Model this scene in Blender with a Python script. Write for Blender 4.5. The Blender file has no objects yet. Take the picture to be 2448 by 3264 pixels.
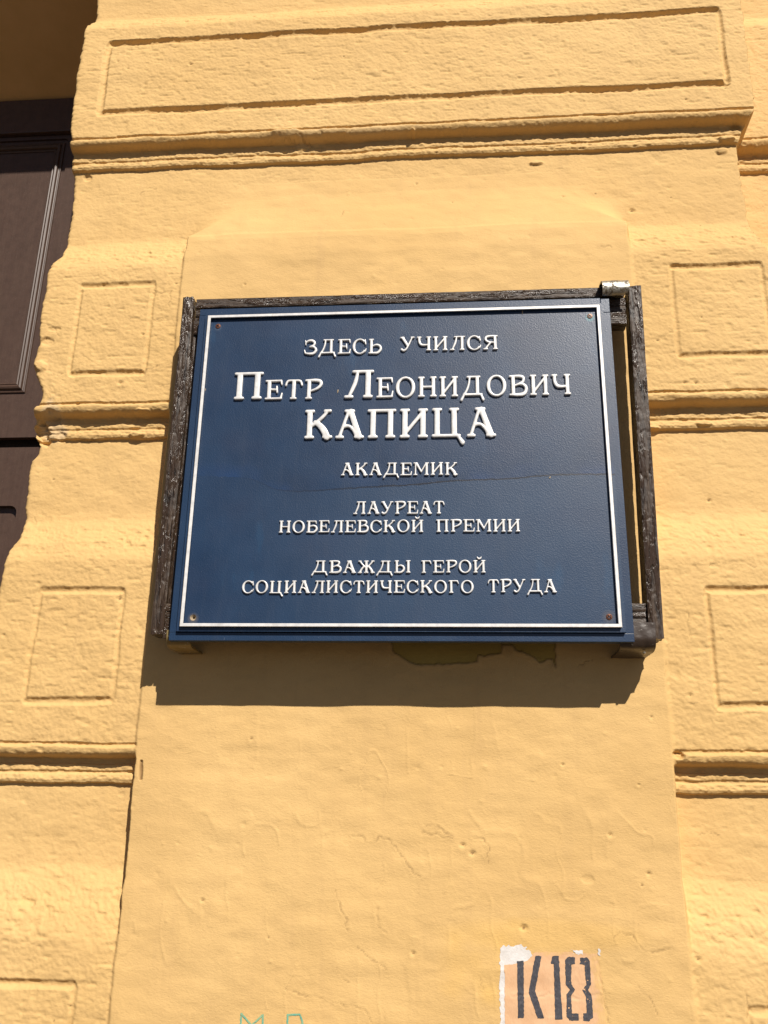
# Painted stucco facade with a blue memorial plaque, seen from the pavement below.
# World units are metres: x to the right, z up, the wall face lies on y = 0 and the street is at y < 0.
import bpy, bmesh, math, random
import numpy as np
from mathutils import Vector, Matrix

random.seed(7)
rng = np.random.default_rng(11)
scene = bpy.context.scene
COL = scene.collection

# ------------------------------------------------------------------ camera, sky, sun, exposure
cam_data = bpy.data.cameras.new("camera")
cam = bpy.data.objects.new("camera", cam_data)
COL.objects.link(cam)
pitch, yaw, roll = 0.317530, 0.085010, 0.017730
M = (Matrix.Rotation(yaw, 4, 'Z') @ Matrix.Rotation(math.pi / 2 + pitch, 4, 'X') @ Matrix.Rotation(roll, 4, 'Z'))
M.translation = Vector((0.07848, -1.24373, -0.45957))
cam.matrix_world = M
cam_data.sensor_fit = 'HORIZONTAL'
cam_data.sensor_width = 36.0
cam_data.lens = 36.0 * 2734.0 / 2448.0
cam_data.clip_start = 0.02
cam_data.clip_end = 3000.0
scene.camera = cam

SUN = Vector((0.4696, -1.0, 0.9783)).normalized()      # direction towards the sun
world = bpy.data.worlds.new("World")
scene.world = world
world.use_nodes = True
wn = world.node_tree
bg = wn.nodes["Background"]
sky = wn.nodes.new("ShaderNodeTexSky")
sky.sky_type = 'NISHITA'
sky.sun_disc = False
sky.sun_elevation = math.asin(SUN.z)
sky.sun_rotation = math.atan2(SUN.x, SUN.y)
sky.air_density = 0.35
sky.dust_density = 0.5
sky.ozone_density = 1.0
wn.links.new(sky.outputs[0], bg.inputs[0])
bg.inputs[1].default_value = 0.05

sd = bpy.data.lights.new("sun", 'SUN')
sd.energy = 5.0
sd.angle = math.radians(0.53)
sd.color = (1.0, 0.93, 0.84)
sun = bpy.data.objects.new("sun", sd)
sun.rotation_euler = (-SUN).to_track_quat('-Z', 'Y').to_euler()
sun.location = SUN * 10
COL.objects.link(sun)

vs = scene.view_settings
scene.display_settings.display_device = 'sRGB'
vs.view_transform = 'Standard'
vs.look = 'None'
vs.exposure = 0.29
vs.gamma = 1.0
vs.use_curve_mapping = False

# ------------------------------------------------------------------ object helpers
def tag(o, label=None, cat=None, group=None, kind=None):
    if label: o["label"] = label
    if cat: o["category"] = cat
    if group: o["group"] = group
    if kind: o["kind"] = kind
    return o

def empty(name, loc=(0, 0, 0)):
    o = bpy.data.objects.new(name, None)
    o.empty_display_size = 0.05
    o.location = loc
    COL.objects.link(o)
    return o

def link(name, me, mat=None, parent=None, loc=None):
    o = bpy.data.objects.new(name, me)
    COL.objects.link(o)
    if mat and not me.materials: me.materials.append(mat)
    if loc is not None: o.location = loc
    if parent: o.parent = parent
    return o

def mesh_np(name, V, F, smooth=True, normals=None):
    """F: (n,3) or (n,4) array"""
    V = np.asarray(V, np.float32); F = np.asarray(F, np.int32)
    me = bpy.data.meshes.new(name)
    k = F.shape[1]
    me.vertices.add(len(V)); me.vertices.foreach_set("co", V.ravel())
    me.loops.add(F.size); me.loops.foreach_set("vertex_index", F.ravel())
    me.polygons.add(len(F))
    me.polygons.foreach_set("loop_start", np.arange(0, F.size, k, dtype=np.int32))
    me.polygons.foreach_set("loop_total", np.full(len(F), k, np.int32))
    me.update(calc_edges=True)
    me.polygons.foreach_set("use_smooth", np.full(len(F), smooth, bool))
    if normals is not None:
        me.normals_split_custom_set_from_vertices(np.asarray(normals, np.float32))
    return me

def mesh_py(name, V, F, smooth=False):
    me = bpy.data.meshes.new(name)
    me.from_pydata([tuple(v) for v in V], [], [tuple(f) for f in F])
    me.update()
    if smooth:
        me.polygons.foreach_set("use_smooth", np.full(len(me.polygons), True, bool))
    return me

def box_bm(bm, x0, x1, y0, y1, z0, z1, bevel=0.0, seg=2):
    r = bmesh.ops.create_cube(bm, size=1.0)
    vs_ = r["verts"]
    for v in vs_:
        v.co = Vector(((x0 + x1) / 2 + v.co.x * (x1 - x0), (y0 + y1) / 2 + v.co.y * (y1 - y0), (z0 + z1) / 2 + v.co.z * (z1 - z0)))
    if bevel > 0:
        es = list({e for v in vs_ for e in v.link_edges})
        bmesh.ops.bevel(bm, geom=es, offset=bevel, segments=seg, affect='EDGES', profile=0.6)

def bm_obj(name, bm, mat, parent=None, smooth=False):
    me = bpy.data.meshes.new(name)
    bmesh.ops.recalc_face_normals(bm, faces=bm.faces)
    bm.to_mesh(me); bm.free()
    if smooth:
        me.polygons.foreach_set("use_smooth", np.full(len(me.polygons), True, bool))
    return link(name, me, mat, parent)

def box(name, x0, x1, y0, y1, z0, z1, mat, parent=None, bevel=0.0, seg=2):
    bm = bmesh.new(); box_bm(bm, x0, x1, y0, y1, z0, z1, bevel, seg)
    return bm_obj(name, bm, mat, parent)

# ------------------------------------------------------------------ lattice noise
TAB = rng.random((16, 256, 256)).astype(np.float32) * 2 - 1
def noise(x, z, sx, sz, seed):
    """smooth value noise about -1..1; x, z in mm, cell sizes sx, sz"""
    t = TAB[seed % 16]
    u = x / sx + seed * 17.31; v = z / sz + seed * 9.77
    iu = np.floor(u).astype(np.int64); iv = np.floor(v).astype(np.int64)
    fu = u - iu; fv = v - iv
    fu = fu * fu * fu * (fu * (fu * 6 - 15) + 10); fv = fv * fv * fv * (fv * (fv * 6 - 15) + 10)
    a = t[iu & 255, iv & 255]; b = t[(iu + 1) & 255, iv & 255]
    c = t[iu & 255, (iv + 1) & 255]; d = t[(iu + 1) & 255, (iv + 1) & 255]
    return (a + (b - a) * fu) * (1 - fv) + (c + (d - c) * fu) * fv
def turb(x, z, sx, sz, seed, n=3):
    s = 0; a = 1.0; tot = 0
    for i in range(n):
        s = s + a * noise(x + 3.1 * i, z, sx / 2 ** i, sz / 2 ** i, seed + i); tot += a; a *= 0.55
    return s / tot
def sstep(a, b, x):
    t = np.clip((x - a) / (b - a), 0, 1)
    return t * t * (3 - 2 * t)

# ------------------------------------------------------------------ materials
def new_mat(name):
    m = bpy.data.materials.new(name); m.use_nodes = True
    nt = m.node_tree
    return m, nt, nt.nodes["Principled BSDF"]
def N(nt, typ, **kw):
    n = nt.nodes.new(typ)
    for k, v in kw.items():
        if k.startswith("i_"):
            key = k[2:].replace("_", " ")
            n.inputs[key].default_value = v
        else: setattr(n, k, v)
    return n
def coords(nt, scale=(1, 1, 1)):
    g = nt.nodes.new("ShaderNodeNewGeometry")
    mp = N(nt, "ShaderNodeMapping"); mp.inputs["Scale"].default_value = scale
    nt.links.new(g.outputs["Position"], mp.inputs["Vector"])
    return mp.outputs[0]
def noise_n(nt, vec, scale, detail=3, rough=0.55, dist=0.0):
    n = N(nt, "ShaderNodeTexNoise"); n.inputs["Scale"].default_value = scale
    n.inputs["Detail"].default_value = detail; n.inputs["Roughness"].default_value = rough
    n.inputs["Distortion"].default_value = dist
    nt.links.new(vec, n.inputs["Vector"]); return n.outputs["Fac"]
def ramp(nt, fac, stops):
    r = N(nt, "ShaderNodeValToRGB")
    el = r.color_ramp.elements
    while len(el) < len(stops): el.new(0.5)
    for e, (p, c) in zip(el, stops):
        e.position = p; e.color = c if len(c) == 4 else (*c, 1)
    nt.links.new(fac, r.inputs[0]); return r.outputs[0]
def mix(nt, fac, a, b, blend='MIX'):
    m = N(nt, "ShaderNodeMix", data_type='RGBA', blend_type=blend)
    for s, v in ((m.inputs[0], fac), (m.inputs[6], a), (m.inputs[7], b)):
        if isinstance(v, (int, float)): s.default_value = v
        elif isinstance(v, tuple): s.default_value = (*v, 1) if len(v) == 3 else v
        else: nt.links.new(v, s)
    return m.outputs[2]
def math_n(nt, op, a, b=0.0):
    m = N(nt, "ShaderNodeMath", operation=op)
    for s, v in ((m.inputs[0], a), (m.inputs[1], b)):
        if isinstance(v, (int, float)): s.default_value = v
        else: nt.links.new(v, s)
    return m.outputs[0]
def bump(nt, height, strength, dist, prev=None):
    b = N(nt, "ShaderNodeBump"); b.inputs["Strength"].default_value = strength
    b.inputs["Distance"].default_value = dist
    nt.links.new(height, b.inputs["Height"])
    if prev is not None: nt.links.new(prev, b.inputs["Normal"])
    return b.outputs[0]
def attr(nt, name):
    a = N(nt, "ShaderNodeAttribute", attribute_name=name); return a.outputs["Fac"]

# ochre painted stucco
stucco, nt, p = new_mat("ochre_stucco")
P = coords(nt)
big = noise_n(nt, P, 3.0, 3)
base = ramp(nt, big, [(0.30, (0.605, 0.388, 0.150)), (0.70, (0.668, 0.445, 0.187))])
med = noise_n(nt, coords(nt, (1, 1, 1.6)), 40, 5, 0.6)
base = mix(nt, math_n(nt, 'MULTIPLY', ramp(nt, med, [(0.45, (0, 0, 0)), (0.75, (1, 1, 1))]), 0.35), base, (0.56, 0.36, 0.15))
wash = noise_n(nt, coords(nt, (1, 1, 0.7)), 5.5, 6, 0.6, 0.5)
base = mix(nt, ramp(nt, wash, [(0.42, (0, 0, 0)), (0.66, (0.55, 0.55, 0.55))]), base, (0.585, 0.380, 0.155))
drip = noise_n(nt, coords(nt, (1, 1, 0.10)), 38, 4, 0.6)
base = mix(nt, ramp(nt, drip, [(0.56, (0, 0, 0)), (0.74, (0.30, 0.30, 0.30))]), base, (0.50, 0.32, 0.14))
repaint = attr(nt, "repaint")
base = mix(nt, math_n(nt, 'MULTIPLY', repaint, 0.5), base, (0.68, 0.42, 0.12))
base = mix(nt, math_n(nt, 'MULTIPLY', attr(nt, "chip"), 0.85), base, (0.40, 0.285, 0.065))
base = mix(nt, math_n(nt, 'MULTIPLY', attr(nt, "filler"), 0.6), base, (0.52, 0.40, 0.25))
fleck = noise_n(nt, P, 420, 2)
base = mix(nt, math_n(nt, 'MULTIPLY', ramp(nt, fleck, [(0.70, (0, 0, 0)), (0.78, (1, 1, 1))]), 0.5), base, (0.35, 0.20, 0.08))
base = mix(nt, math_n(nt, 'MULTIPLY', attr(nt, "crack"), 0.75), base, (0.12, 0.06, 0.025))
nt.links.new(base, p.inputs["Base Color"])
p.inputs["Roughness"].default_value = 0.78
p.inputs["Specular IOR Level"].default_value = 0.25
g1 = noise_n(nt, coords(nt, (0.6, 1, 1)), 330, 4, 0.62, 0.4)
g2 = noise_n(nt, coords(nt, (0.45, 1, 1)), 900, 2, 0.6)
b1 = bump(nt, g1, 0.50, 0.0011)
b1 = bump(nt, g2, 0.40, 0.0005, b1)
nt.links.new(b1, p.inputs["Normal"])

def door_mat(name, c1, c2):
    m, nt, p = new_mat(name)
    P = coords(nt)
    n = noise_n(nt, P, 60, 5, 0.65)
    b = ramp(nt, n, [(0.3, c1), (0.7, c2)])
    dust = noise_n(nt, P, 700, 2)
    b = mix(nt, math_n(nt, 'MULTIPLY', ramp(nt, dust, [(0.66, (0, 0, 0)), (0.74, (1, 1, 1))]), 0.5), b, (0.22, 0.18, 0.15))
    br = noise_n(nt, coords(nt, (1, 1, 0.06)), 170, 4, 0.6)
    b = mix(nt, math_n(nt, 'MULTIPLY', ramp(nt, br, [(0.40, (0, 0, 0)), (0.72, (1, 1, 1))]), 0.22), b, (0.100, 0.062, 0.042))
    nt.links.new(b, p.inputs["Base Color"])
    p.inputs["Roughness"].default_value = 0.50
    nt.links.new(bump(nt, noise_n(nt, coords(nt, (1, 1, 0.15)), 260, 4), 0.25, 0.0008), p.inputs["Normal"])
    return m
door_paint = door_mat("dark_brown_door_paint", (0.048, 0.025, 0.016), (0.068, 0.037, 0.025))

# blue hammered enamel of the plaque
def enamel(name, stains):
    m, nt, p = new_mat(name)
    P = coords(nt)
    n = noise_n(nt, P, 12, 4, 0.6)
    b = ramp(nt, n, [(0.3, (0.0045, 0.021, 0.056)), (0.7, (0.009, 0.033, 0.080))])
    vor = N(nt, "ShaderNodeTexVoronoi", feature='SMOOTH_F1'); vor.inputs["Scale"].default_value = 560
    nt.links.new(coords(nt), vor.inputs["Vector"])
    cell = vor.outputs["Distance"]
    b = mix(nt, math_n(nt, 'MULTIPLY', cell, 0.30), b, (0.022, 0.045, 0.105))
    if stains:
        # a wavy scratch with a faint blue tide mark above it
        g = nt.nodes.new("ShaderNodeSeparateXYZ"); nt.links.new(coords(nt), g.inputs[0])
        c = N(nt, "ShaderNodeFloatCurve")
        cv = c.mapping.curves[0]
        pts = [(-0.30, -0.020), (-0.218, -0.0265), (-0.167, -0.0447), (-0.125, -0.046), (-0.092, -0.0438), (-0.035, -0.041), (0.029, -0.0374), (0.082, -0.0329), (0.163, -0.0305), (0.211, -0.0265), (0.30, -0.026)]
        cv.points[0].location = (0, (pts[0][1] + 0.06) * 10); cv.points[1].location = (1, (pts[-1][1] + 0.06) * 10)
        for a, z in pts[1:-1]: cv.points.new((a + 0.3) / 0.6, (z + 0.06) * 10)
        c.mapping.update()
        nt.links.new(math_n(nt, 'MULTIPLY', math_n(nt, 'ADD', g.outputs[0], 0.3), 1 / 0.6), c.inputs["Value"])
        zl = math_n(nt, 'ADD', math_n(nt, 'MULTIPLY', c.outputs[0], 0.1), -0.06)
        dz = math_n(nt, 'SUBTRACT', g.outputs[2], zl)
        wob = math_n(nt, 'MULTIPLY', math_n(nt, 'SUBTRACT', noise_n(nt, coords(nt), 120, 3), 0.5), 0.004)
        dz = math_n(nt, 'ADD', dz, wob)
        line = math_n(nt, 'LESS_THAN', math_n(nt, 'ABSOLUTE', dz), 0.0012)
        side = N(nt, "ShaderNodeMapRange"); side.inputs[1].default_value = -0.25; side.inputs[2].default_value = 0.0
        nt.links.new(g.outputs[0], side.inputs[0])
        line = math_n(nt, 'MULTIPLY', line, math_n(nt, 'MULTIPLY', side.outputs[0], 0.85))
        tide = N(nt, "ShaderNodeMapRange"); tide.inputs[1].default_value = 0.024; tide.inputs[2].default_value = 0.0
        nt.links.new(dz, tide.inputs[0])
        up = math_n(nt, 'GREATER_THAN', dz, 0.0)
        tmask = math_n(nt, 'MULTIPLY', math_n(nt, 'MULTIPLY', tide.outputs[0], up), ramp(nt, noise_n(nt, P, 14, 2), [(0.42, (0, 0, 0)), (0.62, (1, 1, 1))]))
        b = mix(nt, math_n(nt, 'MULTIPLY', tmask, 0.6), b, (0.006, 0.036, 0.12))
        low_ = math_n(nt, 'MULTIPLY', math_n(nt, 'LESS_THAN', dz, 0.0), math_n(nt, 'MULTIPLY', side.outputs[0], 0.5))
        b = mix(nt, low_, b, (0.026, 0.056, 0.108))
        b = mix(nt, line, b, (0.001, 0.003, 0.010))
        # scattered purple and teal weathering blotches
        st = ramp(nt, noise_n(nt, coords(nt), 9, 3), [(0.5, (0, 0, 0)), (0.7, (1, 1, 1))])
        b = mix(nt, math_n(nt, 'MULTIPLY', st, 0.18), b, (0.034, 0.036, 0.070))
        st2 = ramp(nt, noise_n(nt, coords(nt, (1, 1, 0.35)), 22, 4), [(0.62, (0, 0, 0)), (0.72, (1, 1, 1))])
        b = mix(nt, math_n(nt, 'MULTIPLY', st2, 0.25), b, (0.010, 0.07, 0.16))
        # drip marks and halos round the screws
        for sx, sz, colr, rr, f in ((0.2856, 0.226, (0.03, 0.22, 0.26), 0.008, 0.6), (0.2849, -0.2296, (0.16, 0.13, 0.10), 0.011, 0.30), (-0.2835, -0.2325, (0.20, 0.17, 0.13), 0.009, 0.35), (-0.2843, 0.226, (0.10, 0.12, 0.16), 0.007, 0.3)):
            vm = N(nt, "ShaderNodeVectorMath", operation='DISTANCE'); nt.links.new(coords(nt), vm.inputs[0]); vm.inputs[1].default_value = (sx, -0.09, sz)
            mr = N(nt, "ShaderNodeMapRange"); mr.inputs[1].default_value = rr; mr.inputs[2].default_value = 0.004
            nt.links.new(vm.outputs["Value"], mr.inputs[0])
            b = mix(nt, math_n(nt, 'MULTIPLY', mr.outputs[0], f), b, colr)
    dust_ = noise_n(nt, coords(nt, (1, 1, 0.12)), 70, 4, 0.65)
    b = mix(nt, ramp(nt, dust_, [(0.52, (0, 0, 0)), (0.76, (0.07, 0.07, 0.07))]), b, (0.10, 0.11, 0.13))
    fl = noise_n(nt, P, 500, 1)
    b = mix(nt, math_n(nt, 'MULTIPLY', ramp(nt, fl, [(0.77, (0, 0, 0)), (0.80, (1, 1, 1))]), 0.35), b, (0.30, 0.32, 0.36))
    nt.links.new(b, p.inputs["Base Color"])
    nt.links.new(math_n(nt, 'ADD', 0.33, math_n(nt, 'MULTIPLY', noise_n(nt, coords(nt), 16, 5, 0.65), 0.14)), p.inputs["Roughness"])
    p.inputs["Specular IOR Level"].default_value = 0.5
    h = math_n(nt, 'ADD', cell, math_n(nt, 'MULTIPLY', noise_n(nt, P, 1100, 2), 0.6))
    bb = bump(nt, h, 0.36, 0.00042)
    nt.links.new(bb, p.inputs["Normal"])
    return m
blue_panel = enamel("blue_hammered_enamel", True)
blue_frame = enamel("blue_enamel_frame", False)

silver, nt, p = new_mat("silver_white_paint")
n = noise_n(nt, coords(nt), 130, 4, 0.6)
b = ramp(nt, n, [(0.30, (0.62, 0.62, 0.62)), (0.62, (0.80, 0.79, 0.765))])
sp = noise_n(nt, coords(nt), 300, 2)
wr = noise_n(nt, coords(nt), 45, 5, 0.7)
b = mix(nt, ramp(nt, wr, [(0.50, (0, 0, 0)), (0.68, (0.45, 0.45, 0.45))]), b, (0.50, 0.48, 0.44))
b = mix(nt, math_n(nt, 'MULTIPLY', ramp(nt, sp, [(0.70, (0, 0, 0)), (0.78, (1, 1, 1))]), 0.5), b, (0.42, 0.36, 0.28))
nt.links.new(b, p.inputs["Base Color"])
p.inputs["Metallic"].default_value = 0.15
p.inputs["Roughness"].default_value = 0.40
nt.links.new(bump(nt, noise_n(nt, coords(nt), 650, 3), 0.25, 0.0004), p.inputs["Normal"])

def wood_mat(name, axis):
    m, nt, p = new_mat(name)
    sc = (1, 1, 0.13) if axis == 'z' else (0.13, 1, 1)
    st = coords(nt, sc)
    n = noise_n(nt, st, 230, 6, 0.65, 0.3)
    flake = noise_n(nt, st, 120, 3, 0.6, 0.6)
    b = ramp(nt, n, [(0.34, (0.008, 0.005, 0.003)), (0.48, (0.040, 0.024, 0.014)), (0.72, (0.078, 0.050, 0.030))])
    b = mix(nt, ramp(nt, flake, [(0.54, (0, 0, 0)), (0.58, (0.8, 0.8, 0.8))]), b, (0.042, 0.025, 0.015))
    nt.links.new(b, p.inputs["Base Color"])
    r = ramp(nt, flake, [(0.40, (0.48, 0.48, 0.48)), (0.56, (0.20, 0.20, 0.20))])
    nt.links.new(r, p.inputs["Roughness"])
    p.inputs["Specular IOR Level"].default_value = 0.45
    bb = bump(nt, n, 0.8, 0.0026)
    bb = bump(nt, ramp(nt, flake, [(0.50, (0, 0, 0)), (0.56, (1, 1, 1))]), 0.9, 0.0012, bb)
    nt.links.new(bb, p.inputs["Normal"])
    return m
wood_v = wood_mat("peeling_brown_wood_upright", 'z')
wood_h = wood_mat("peeling_brown_wood_level", 'x')

def metal_mat(name, paint, amount, rough):
    m, nt, p = new_mat(name)
    P = coords(nt)
    n = noise_n(nt, P, 140, 5, 0.65, 0.5)
    mask = ramp(nt, n, [(amount - 0.05, (1, 1, 1)), (amount + 0.05, (0, 0, 0))])
    b = mix(nt, mask, (0.50, 0.48, 0.42), paint)
    nt.links.new(b, p.inputs["Base Color"])
    nt.links.new(math_n(nt, 'SUBTRACT', 1.0, math_n(nt, 'MULTIPLY', mask, 1.0)), p.inputs["Metallic"])
    nt.links.new(math_n(nt, 'ADD', rough, math_n(nt, 'MULTIPLY', mask, 0.12)), p.inputs["Roughness"])
    nt.links.new(bump(nt, n, 0.6, 0.0008), p.inputs["Normal"])
    return m
metal_bright = metal_mat("worn_bright_metal", (0.10, 0.075, 0.045), 0.49, 0.42)
metal_painted = metal_mat("brown_painted_metal", (0.040, 0.026, 0.018), 0.66, 0.26)
metal_old = metal_mat("amber_stained_metal", (0.20, 0.14, 0.05), 0.62, 0.38)

def plain(name, c1, c2, scale, rough, metallic=0.0, bs=0.3, bd=0.0004):
    m, nt, p = new_mat(name)
    n = noise_n(nt, coords(nt), scale, 4, 0.6)
    nt.links.new(ramp(nt, n, [(0.32, c1), (0.68, c2)]), p.inputs["Base Color"])
    p.inputs["Roughness"].default_value = rough; p.inputs["Metallic"].default_value = metallic
    nt.links.new(bump(nt, n, bs, bd), p.inputs["Normal"])
    return m
rust = plain("rusty_screw", (0.10, 0.035, 0.018), (0.17, 0.07, 0.04), 600, 0.6, 0.4)
copper = plain("worn_copper_screw", (0.30, 0.19, 0.14), (0.42, 0.29, 0.23), 600, 0.42, 0.5)
hole_m = plain("dark_hole", (0.012, 0.008, 0.006), (0.03, 0.02, 0.015), 400, 0.9)
cone_m = plain("bare_countersink", (0.22, 0.16, 0.09), (0.38, 0.30, 0.20), 500, 0.6)
pave_m = plain("pavement_asphalt", (0.052, 0.042, 0.032), (0.075, 0.061, 0.046), 25, 0.9, 0, 0.6, 0.004)
pink_m, nt, p = new_mat("pale_salmon_paint")
n = noise_n(nt, coords(nt), 55, 5, 0.65)
b = ramp(nt, n, [(0.3, (0.62, 0.36, 0.19)), (0.7, (0.70, 0.44, 0.25))])
g_ = nt.nodes.new("ShaderNodeSeparateXYZ"); nt.links.new(coords(nt), g_.inputs[0])
fx = N(nt, "ShaderNodeMapRange"); fx.inputs[1].default_value = 0.236; fx.inputs[2].default_value = 0.262; nt.links.new(g_.outputs[0], fx.inputs[0])
fz = N(nt, "ShaderNodeMapRange"); fz.inputs[1].default_value = -0.662; fz.inputs[2].default_value = -0.650; nt.links.new(g_.outputs[2], fz.inputs[0])
ff = math_n(nt, 'MAXIMUM', fx.outputs[0], math_n(nt, 'MULTIPLY', fz.outputs[0], 0.7))
ff = math_n(nt, 'ADD', ff, math_n(nt, 'MULTIPLY', math_n(nt, 'SUBTRACT', noise_n(nt, coords(nt), 90, 5, 0.7), 0.5), 1.6))
b = mix(nt, ramp(nt, ff, [(0.45, (0, 0, 0)), (0.85, (1, 1, 1))]), b, (0.64, 0.40, 0.165))
nt.links.new(b, p.inputs["Base Color"]); p.inputs["Roughness"].default_value = 0.85
nt.links.new(bump(nt, noise_n(nt, coords(nt, (1, 1, 0.4)), 420, 4), 0.5, 0.0008), p.inputs["Normal"])
white_m, nt, p = new_mat("chalky_white_paint")
b = ramp(nt, noise_n(nt, coords(nt), 90, 5, 0.65), [(0.3, (0.58, 0.54, 0.50)), (0.7, (0.74, 0.72, 0.70))])
nt.links.new(b, p.inputs["Base Color"]); p.inputs["Roughness"].default_value = 0.9
nt.links.new(bump(nt, noise_n(nt, coords(nt), 420, 4), 0.5, 0.0008), p.inputs["Normal"])
black_m, nt, p = new_mat("faded_black_stencil_paint")
n = noise_n(nt, coords(nt), 300, 4, 0.7)
b = ramp(nt, n, [(0.3, (0.035, 0.034, 0.042)), (0.62, (0.070, 0.068, 0.078)), (0.80, (0.16, 0.14, 0.13))])
nt.links.new(b, p.inputs["Base Color"]); p.inputs["Roughness"].default_value = 0.75
nt.links.new(bump(nt, noise_n(nt, coords(nt, (1, 1, 0.4)), 420, 4), 0.5, 0.0008), p.inputs["Normal"])
teal_m = plain("teal_marker", (0.06, 0.34, 0.28), (0.30, 0.42, 0.22), 90, 0.8)
soffit_m = plain("ochre_plaster", (0.60, 0.36, 0.13), (0.68, 0.41, 0.16), 12, 0.85, 0, 0.4, 0.002)  # own ochre colour of the lintel and the wall beside the door

# ------------------------------------------------------------------ wall relief, all in millimetres
CRACKS = [[(-617, 298), (-601, 292), (-589, 278), (-585, 268)],[(-430, 355), (-419, 350), (-398, 352)],[(-422, 298), (-406, 302)],[(-400, 352), (-401, 322)],[(-543, 236), (-522, 219)],[(-430, 201), (-410, 209), (-386, 213)],[(-591, 198), (-573, 199)],[(-403, 172), (-388, 176)],[(-408, 136), (-392, 138)],[(-537, 90), (-506, 88)],[(-599, -44), (-593, -56)],[(-562, -198), (-557, -196)],[(-544, -184), (-539, -193)],[(412, -208), (411, -229), (412, -243)],[(450, -134), (464, -131), (476, -133), (498, -129), (508, -136), (519, -139)],[(374, -274), (376, -282)],[(401, -333), (415, -334)],[(375, -288), (372, -297)],[(169, -261), (189, -268), (200, -274)],[(251, -283), (271, -275)],[(219, -270), (220, -283)],[(-64, -515), (-49, -515), (-46, -523), (-30, -522), (-26, -515), (-11, -518), (4, -535), (19, -558), (31, -563)],[(35, -502), (46, -499), (56, -500), (66, -507), (75, -512)],[(33, -509), (54, -511), (73, -514)],[(100, -511), (114, -516), (121, -526), (122, -542)],[(-83, -583), (-80, -600), (-72, -613), (-65, -631)],[(-26, -604), (-27, -625), (-14, -632)],[(-76, -676), (-69, -690), (-64, -695)],[(-50, -653), (-31, -667), (-13, -677)],[(-86, -720), (-74, -716), (-58, -722), (-44, -724), (-34, -733)],[(107, -683), (113, -692)],[(-148, -703), (-123, -708), (-96, -714)],[(278, -636), (279, -631), (292, -625), (307, -632), (316, -644), (337, -645), (353, -641)],[(258, -658), (260, -666), (262, -685), (264, -699), (265, -712), (268, -728)],[(407, -504), (417, -502), (433, -503)],[(441, -688), (442, -707), (438, -720)],[(148, -701), (200, -699), (210, -702), (237, -703), (245, -698), (260, -697)],[(307, -685), (321, -700), (330, -717)],[(-490, 579), (-482, 582), (-459, 584)],[(-407, 481), (-398, 476)],[(-392, 432), (-390, 460)],[(-223, 691), (-206, 688), (-200, 679)],[(-227, 667), (-205, 666)],[(-191, 672), (-171, 661)],[(-115, 499), (-107, 515)],[(328, 414), (343, 409)],[(377, 426), (384, 413)],]
PITS = [(273, 531, 5),(390, 503, 9),(493, 710, 4),(330, 539, 3),(458, 527, 3),(501, 466, 3),(562, 731, 4),(336, 743, 5),(254, 737, 4),(81, 528, 3),(-84, 889, 3),(-172, 796, 3),(18, 576, 4),(-118, 847, 3),(-410, 848, 7),(-532, 844, 5),(-554, 863, 4),(-295, 771, 3),(-441, 270, 5),(-470, 181, 7),(-393, 367, 5),(-539, 144, 5),(-574, 21, 4),(-272, 360, 4),(-429, -184, 7),(-600, -240, 4),(-211, -388, 4),(458, 159, 6),(441, 160, 5),(467, -26, 6),(406, 235, 5),(478, 275, 3),(405, -322, 4),(349, -352, 4),(225, -417, 4),(21, -656, 5),(87, -523, 6),(100, -533, 7),(-171, -643, 3),(283, -506, 5),(330, -553, 5),(320, -567, 3),(165, -622, 8),(384, -653, 7),(325, -442, 3),(-264, -600, 5),(-377, -644, 4),(-432, -733, 4),(-452, -751, 3),]
COURSES = [1225, 684, 143, -399, -940, -1481]
RAMPS = {1225: (1003, 945), 684: (482, 402), 143: (-38, -125), -399: (-548, -655), -940: (-1085, -1180), -1481: (-1620, -1700)}
MOULD = [(3.5, 0), (1.5, -2.8), (-0.8, -2.8), (-2.6, 0.8), (-5, 1.6), (-8, 1.0), (-11, -0.6), (-13, -2.6), (-14.8, -5.6), (-16.0, -9.5), (-17.0, -14.5), (-18.6, -19.8), (-23, -22.3), (-26, -22.8),
         (-27.2, -19.8), (-35.5, -20.3), (-37.5, -22.8), (-39.5, -22.8), (-41.5, -20.2), (-48, -19.6), (-53, -22), (-54.2, -28)]
_pz, _ph = [], []
for zt in COURSES:
    for dz, h in MOULD: _pz.append(zt + dz); _ph.append(h)
    a, b_ = RAMPS[zt]
    s = a - b_
    for t, h in ((0, -28), (0.12, -27.2), (0.2, -25.2), (0.55, -13), (0.62, -9.5), (0.9, -1.6), (1.0, 0)):
        _pz.append(a - s * t); _ph.append(h)
_pz = np.array(_pz[::-1], float); _ph = np.array(_ph[::-1], float)
PANELS = [(-574, 567, 742, 908, 6), (-560, -431, 199, 368, 5), (-556, -423, -337, -172, 5), (437, 580, 207, 369, 5), (441, 590, -337, -171, 5),
          (-556, -429, -880, -709, 5), (441, 590, -880, -709, 5)]
DENTS = [(-604, 100, 14, 20, -15), (-588, 122, 15, 12, -7), (-604, 262, 10, 7, -2.5), (-596, 284, 12, 4, -2.2), (-606, 212, 10, 12, 5), (-570, 95, 12, 8, -5),
         (-592, 618, 8, 6, -3), (560, 640, 14, 7, 4), (577, 664, 9, 9, -6), (553, 620, 9, 6, 3), 
         (-130, 676, 26, 8, 3), (-215, 676, 30, 9, 4), (-190, 660, 14, 6, 3), (12, 670, 5, 4, 6), (382, -403, 9, 5, -8), (470, 98, 14, 4, 3), (392, 92, 10, 4, 4),
         (-427, 128, 14, 6, 4), (-440, 96, 12, 5, 4), (250, -562, 8, 5, -0.9), (230, 610, 12, 4, 4)]

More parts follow.
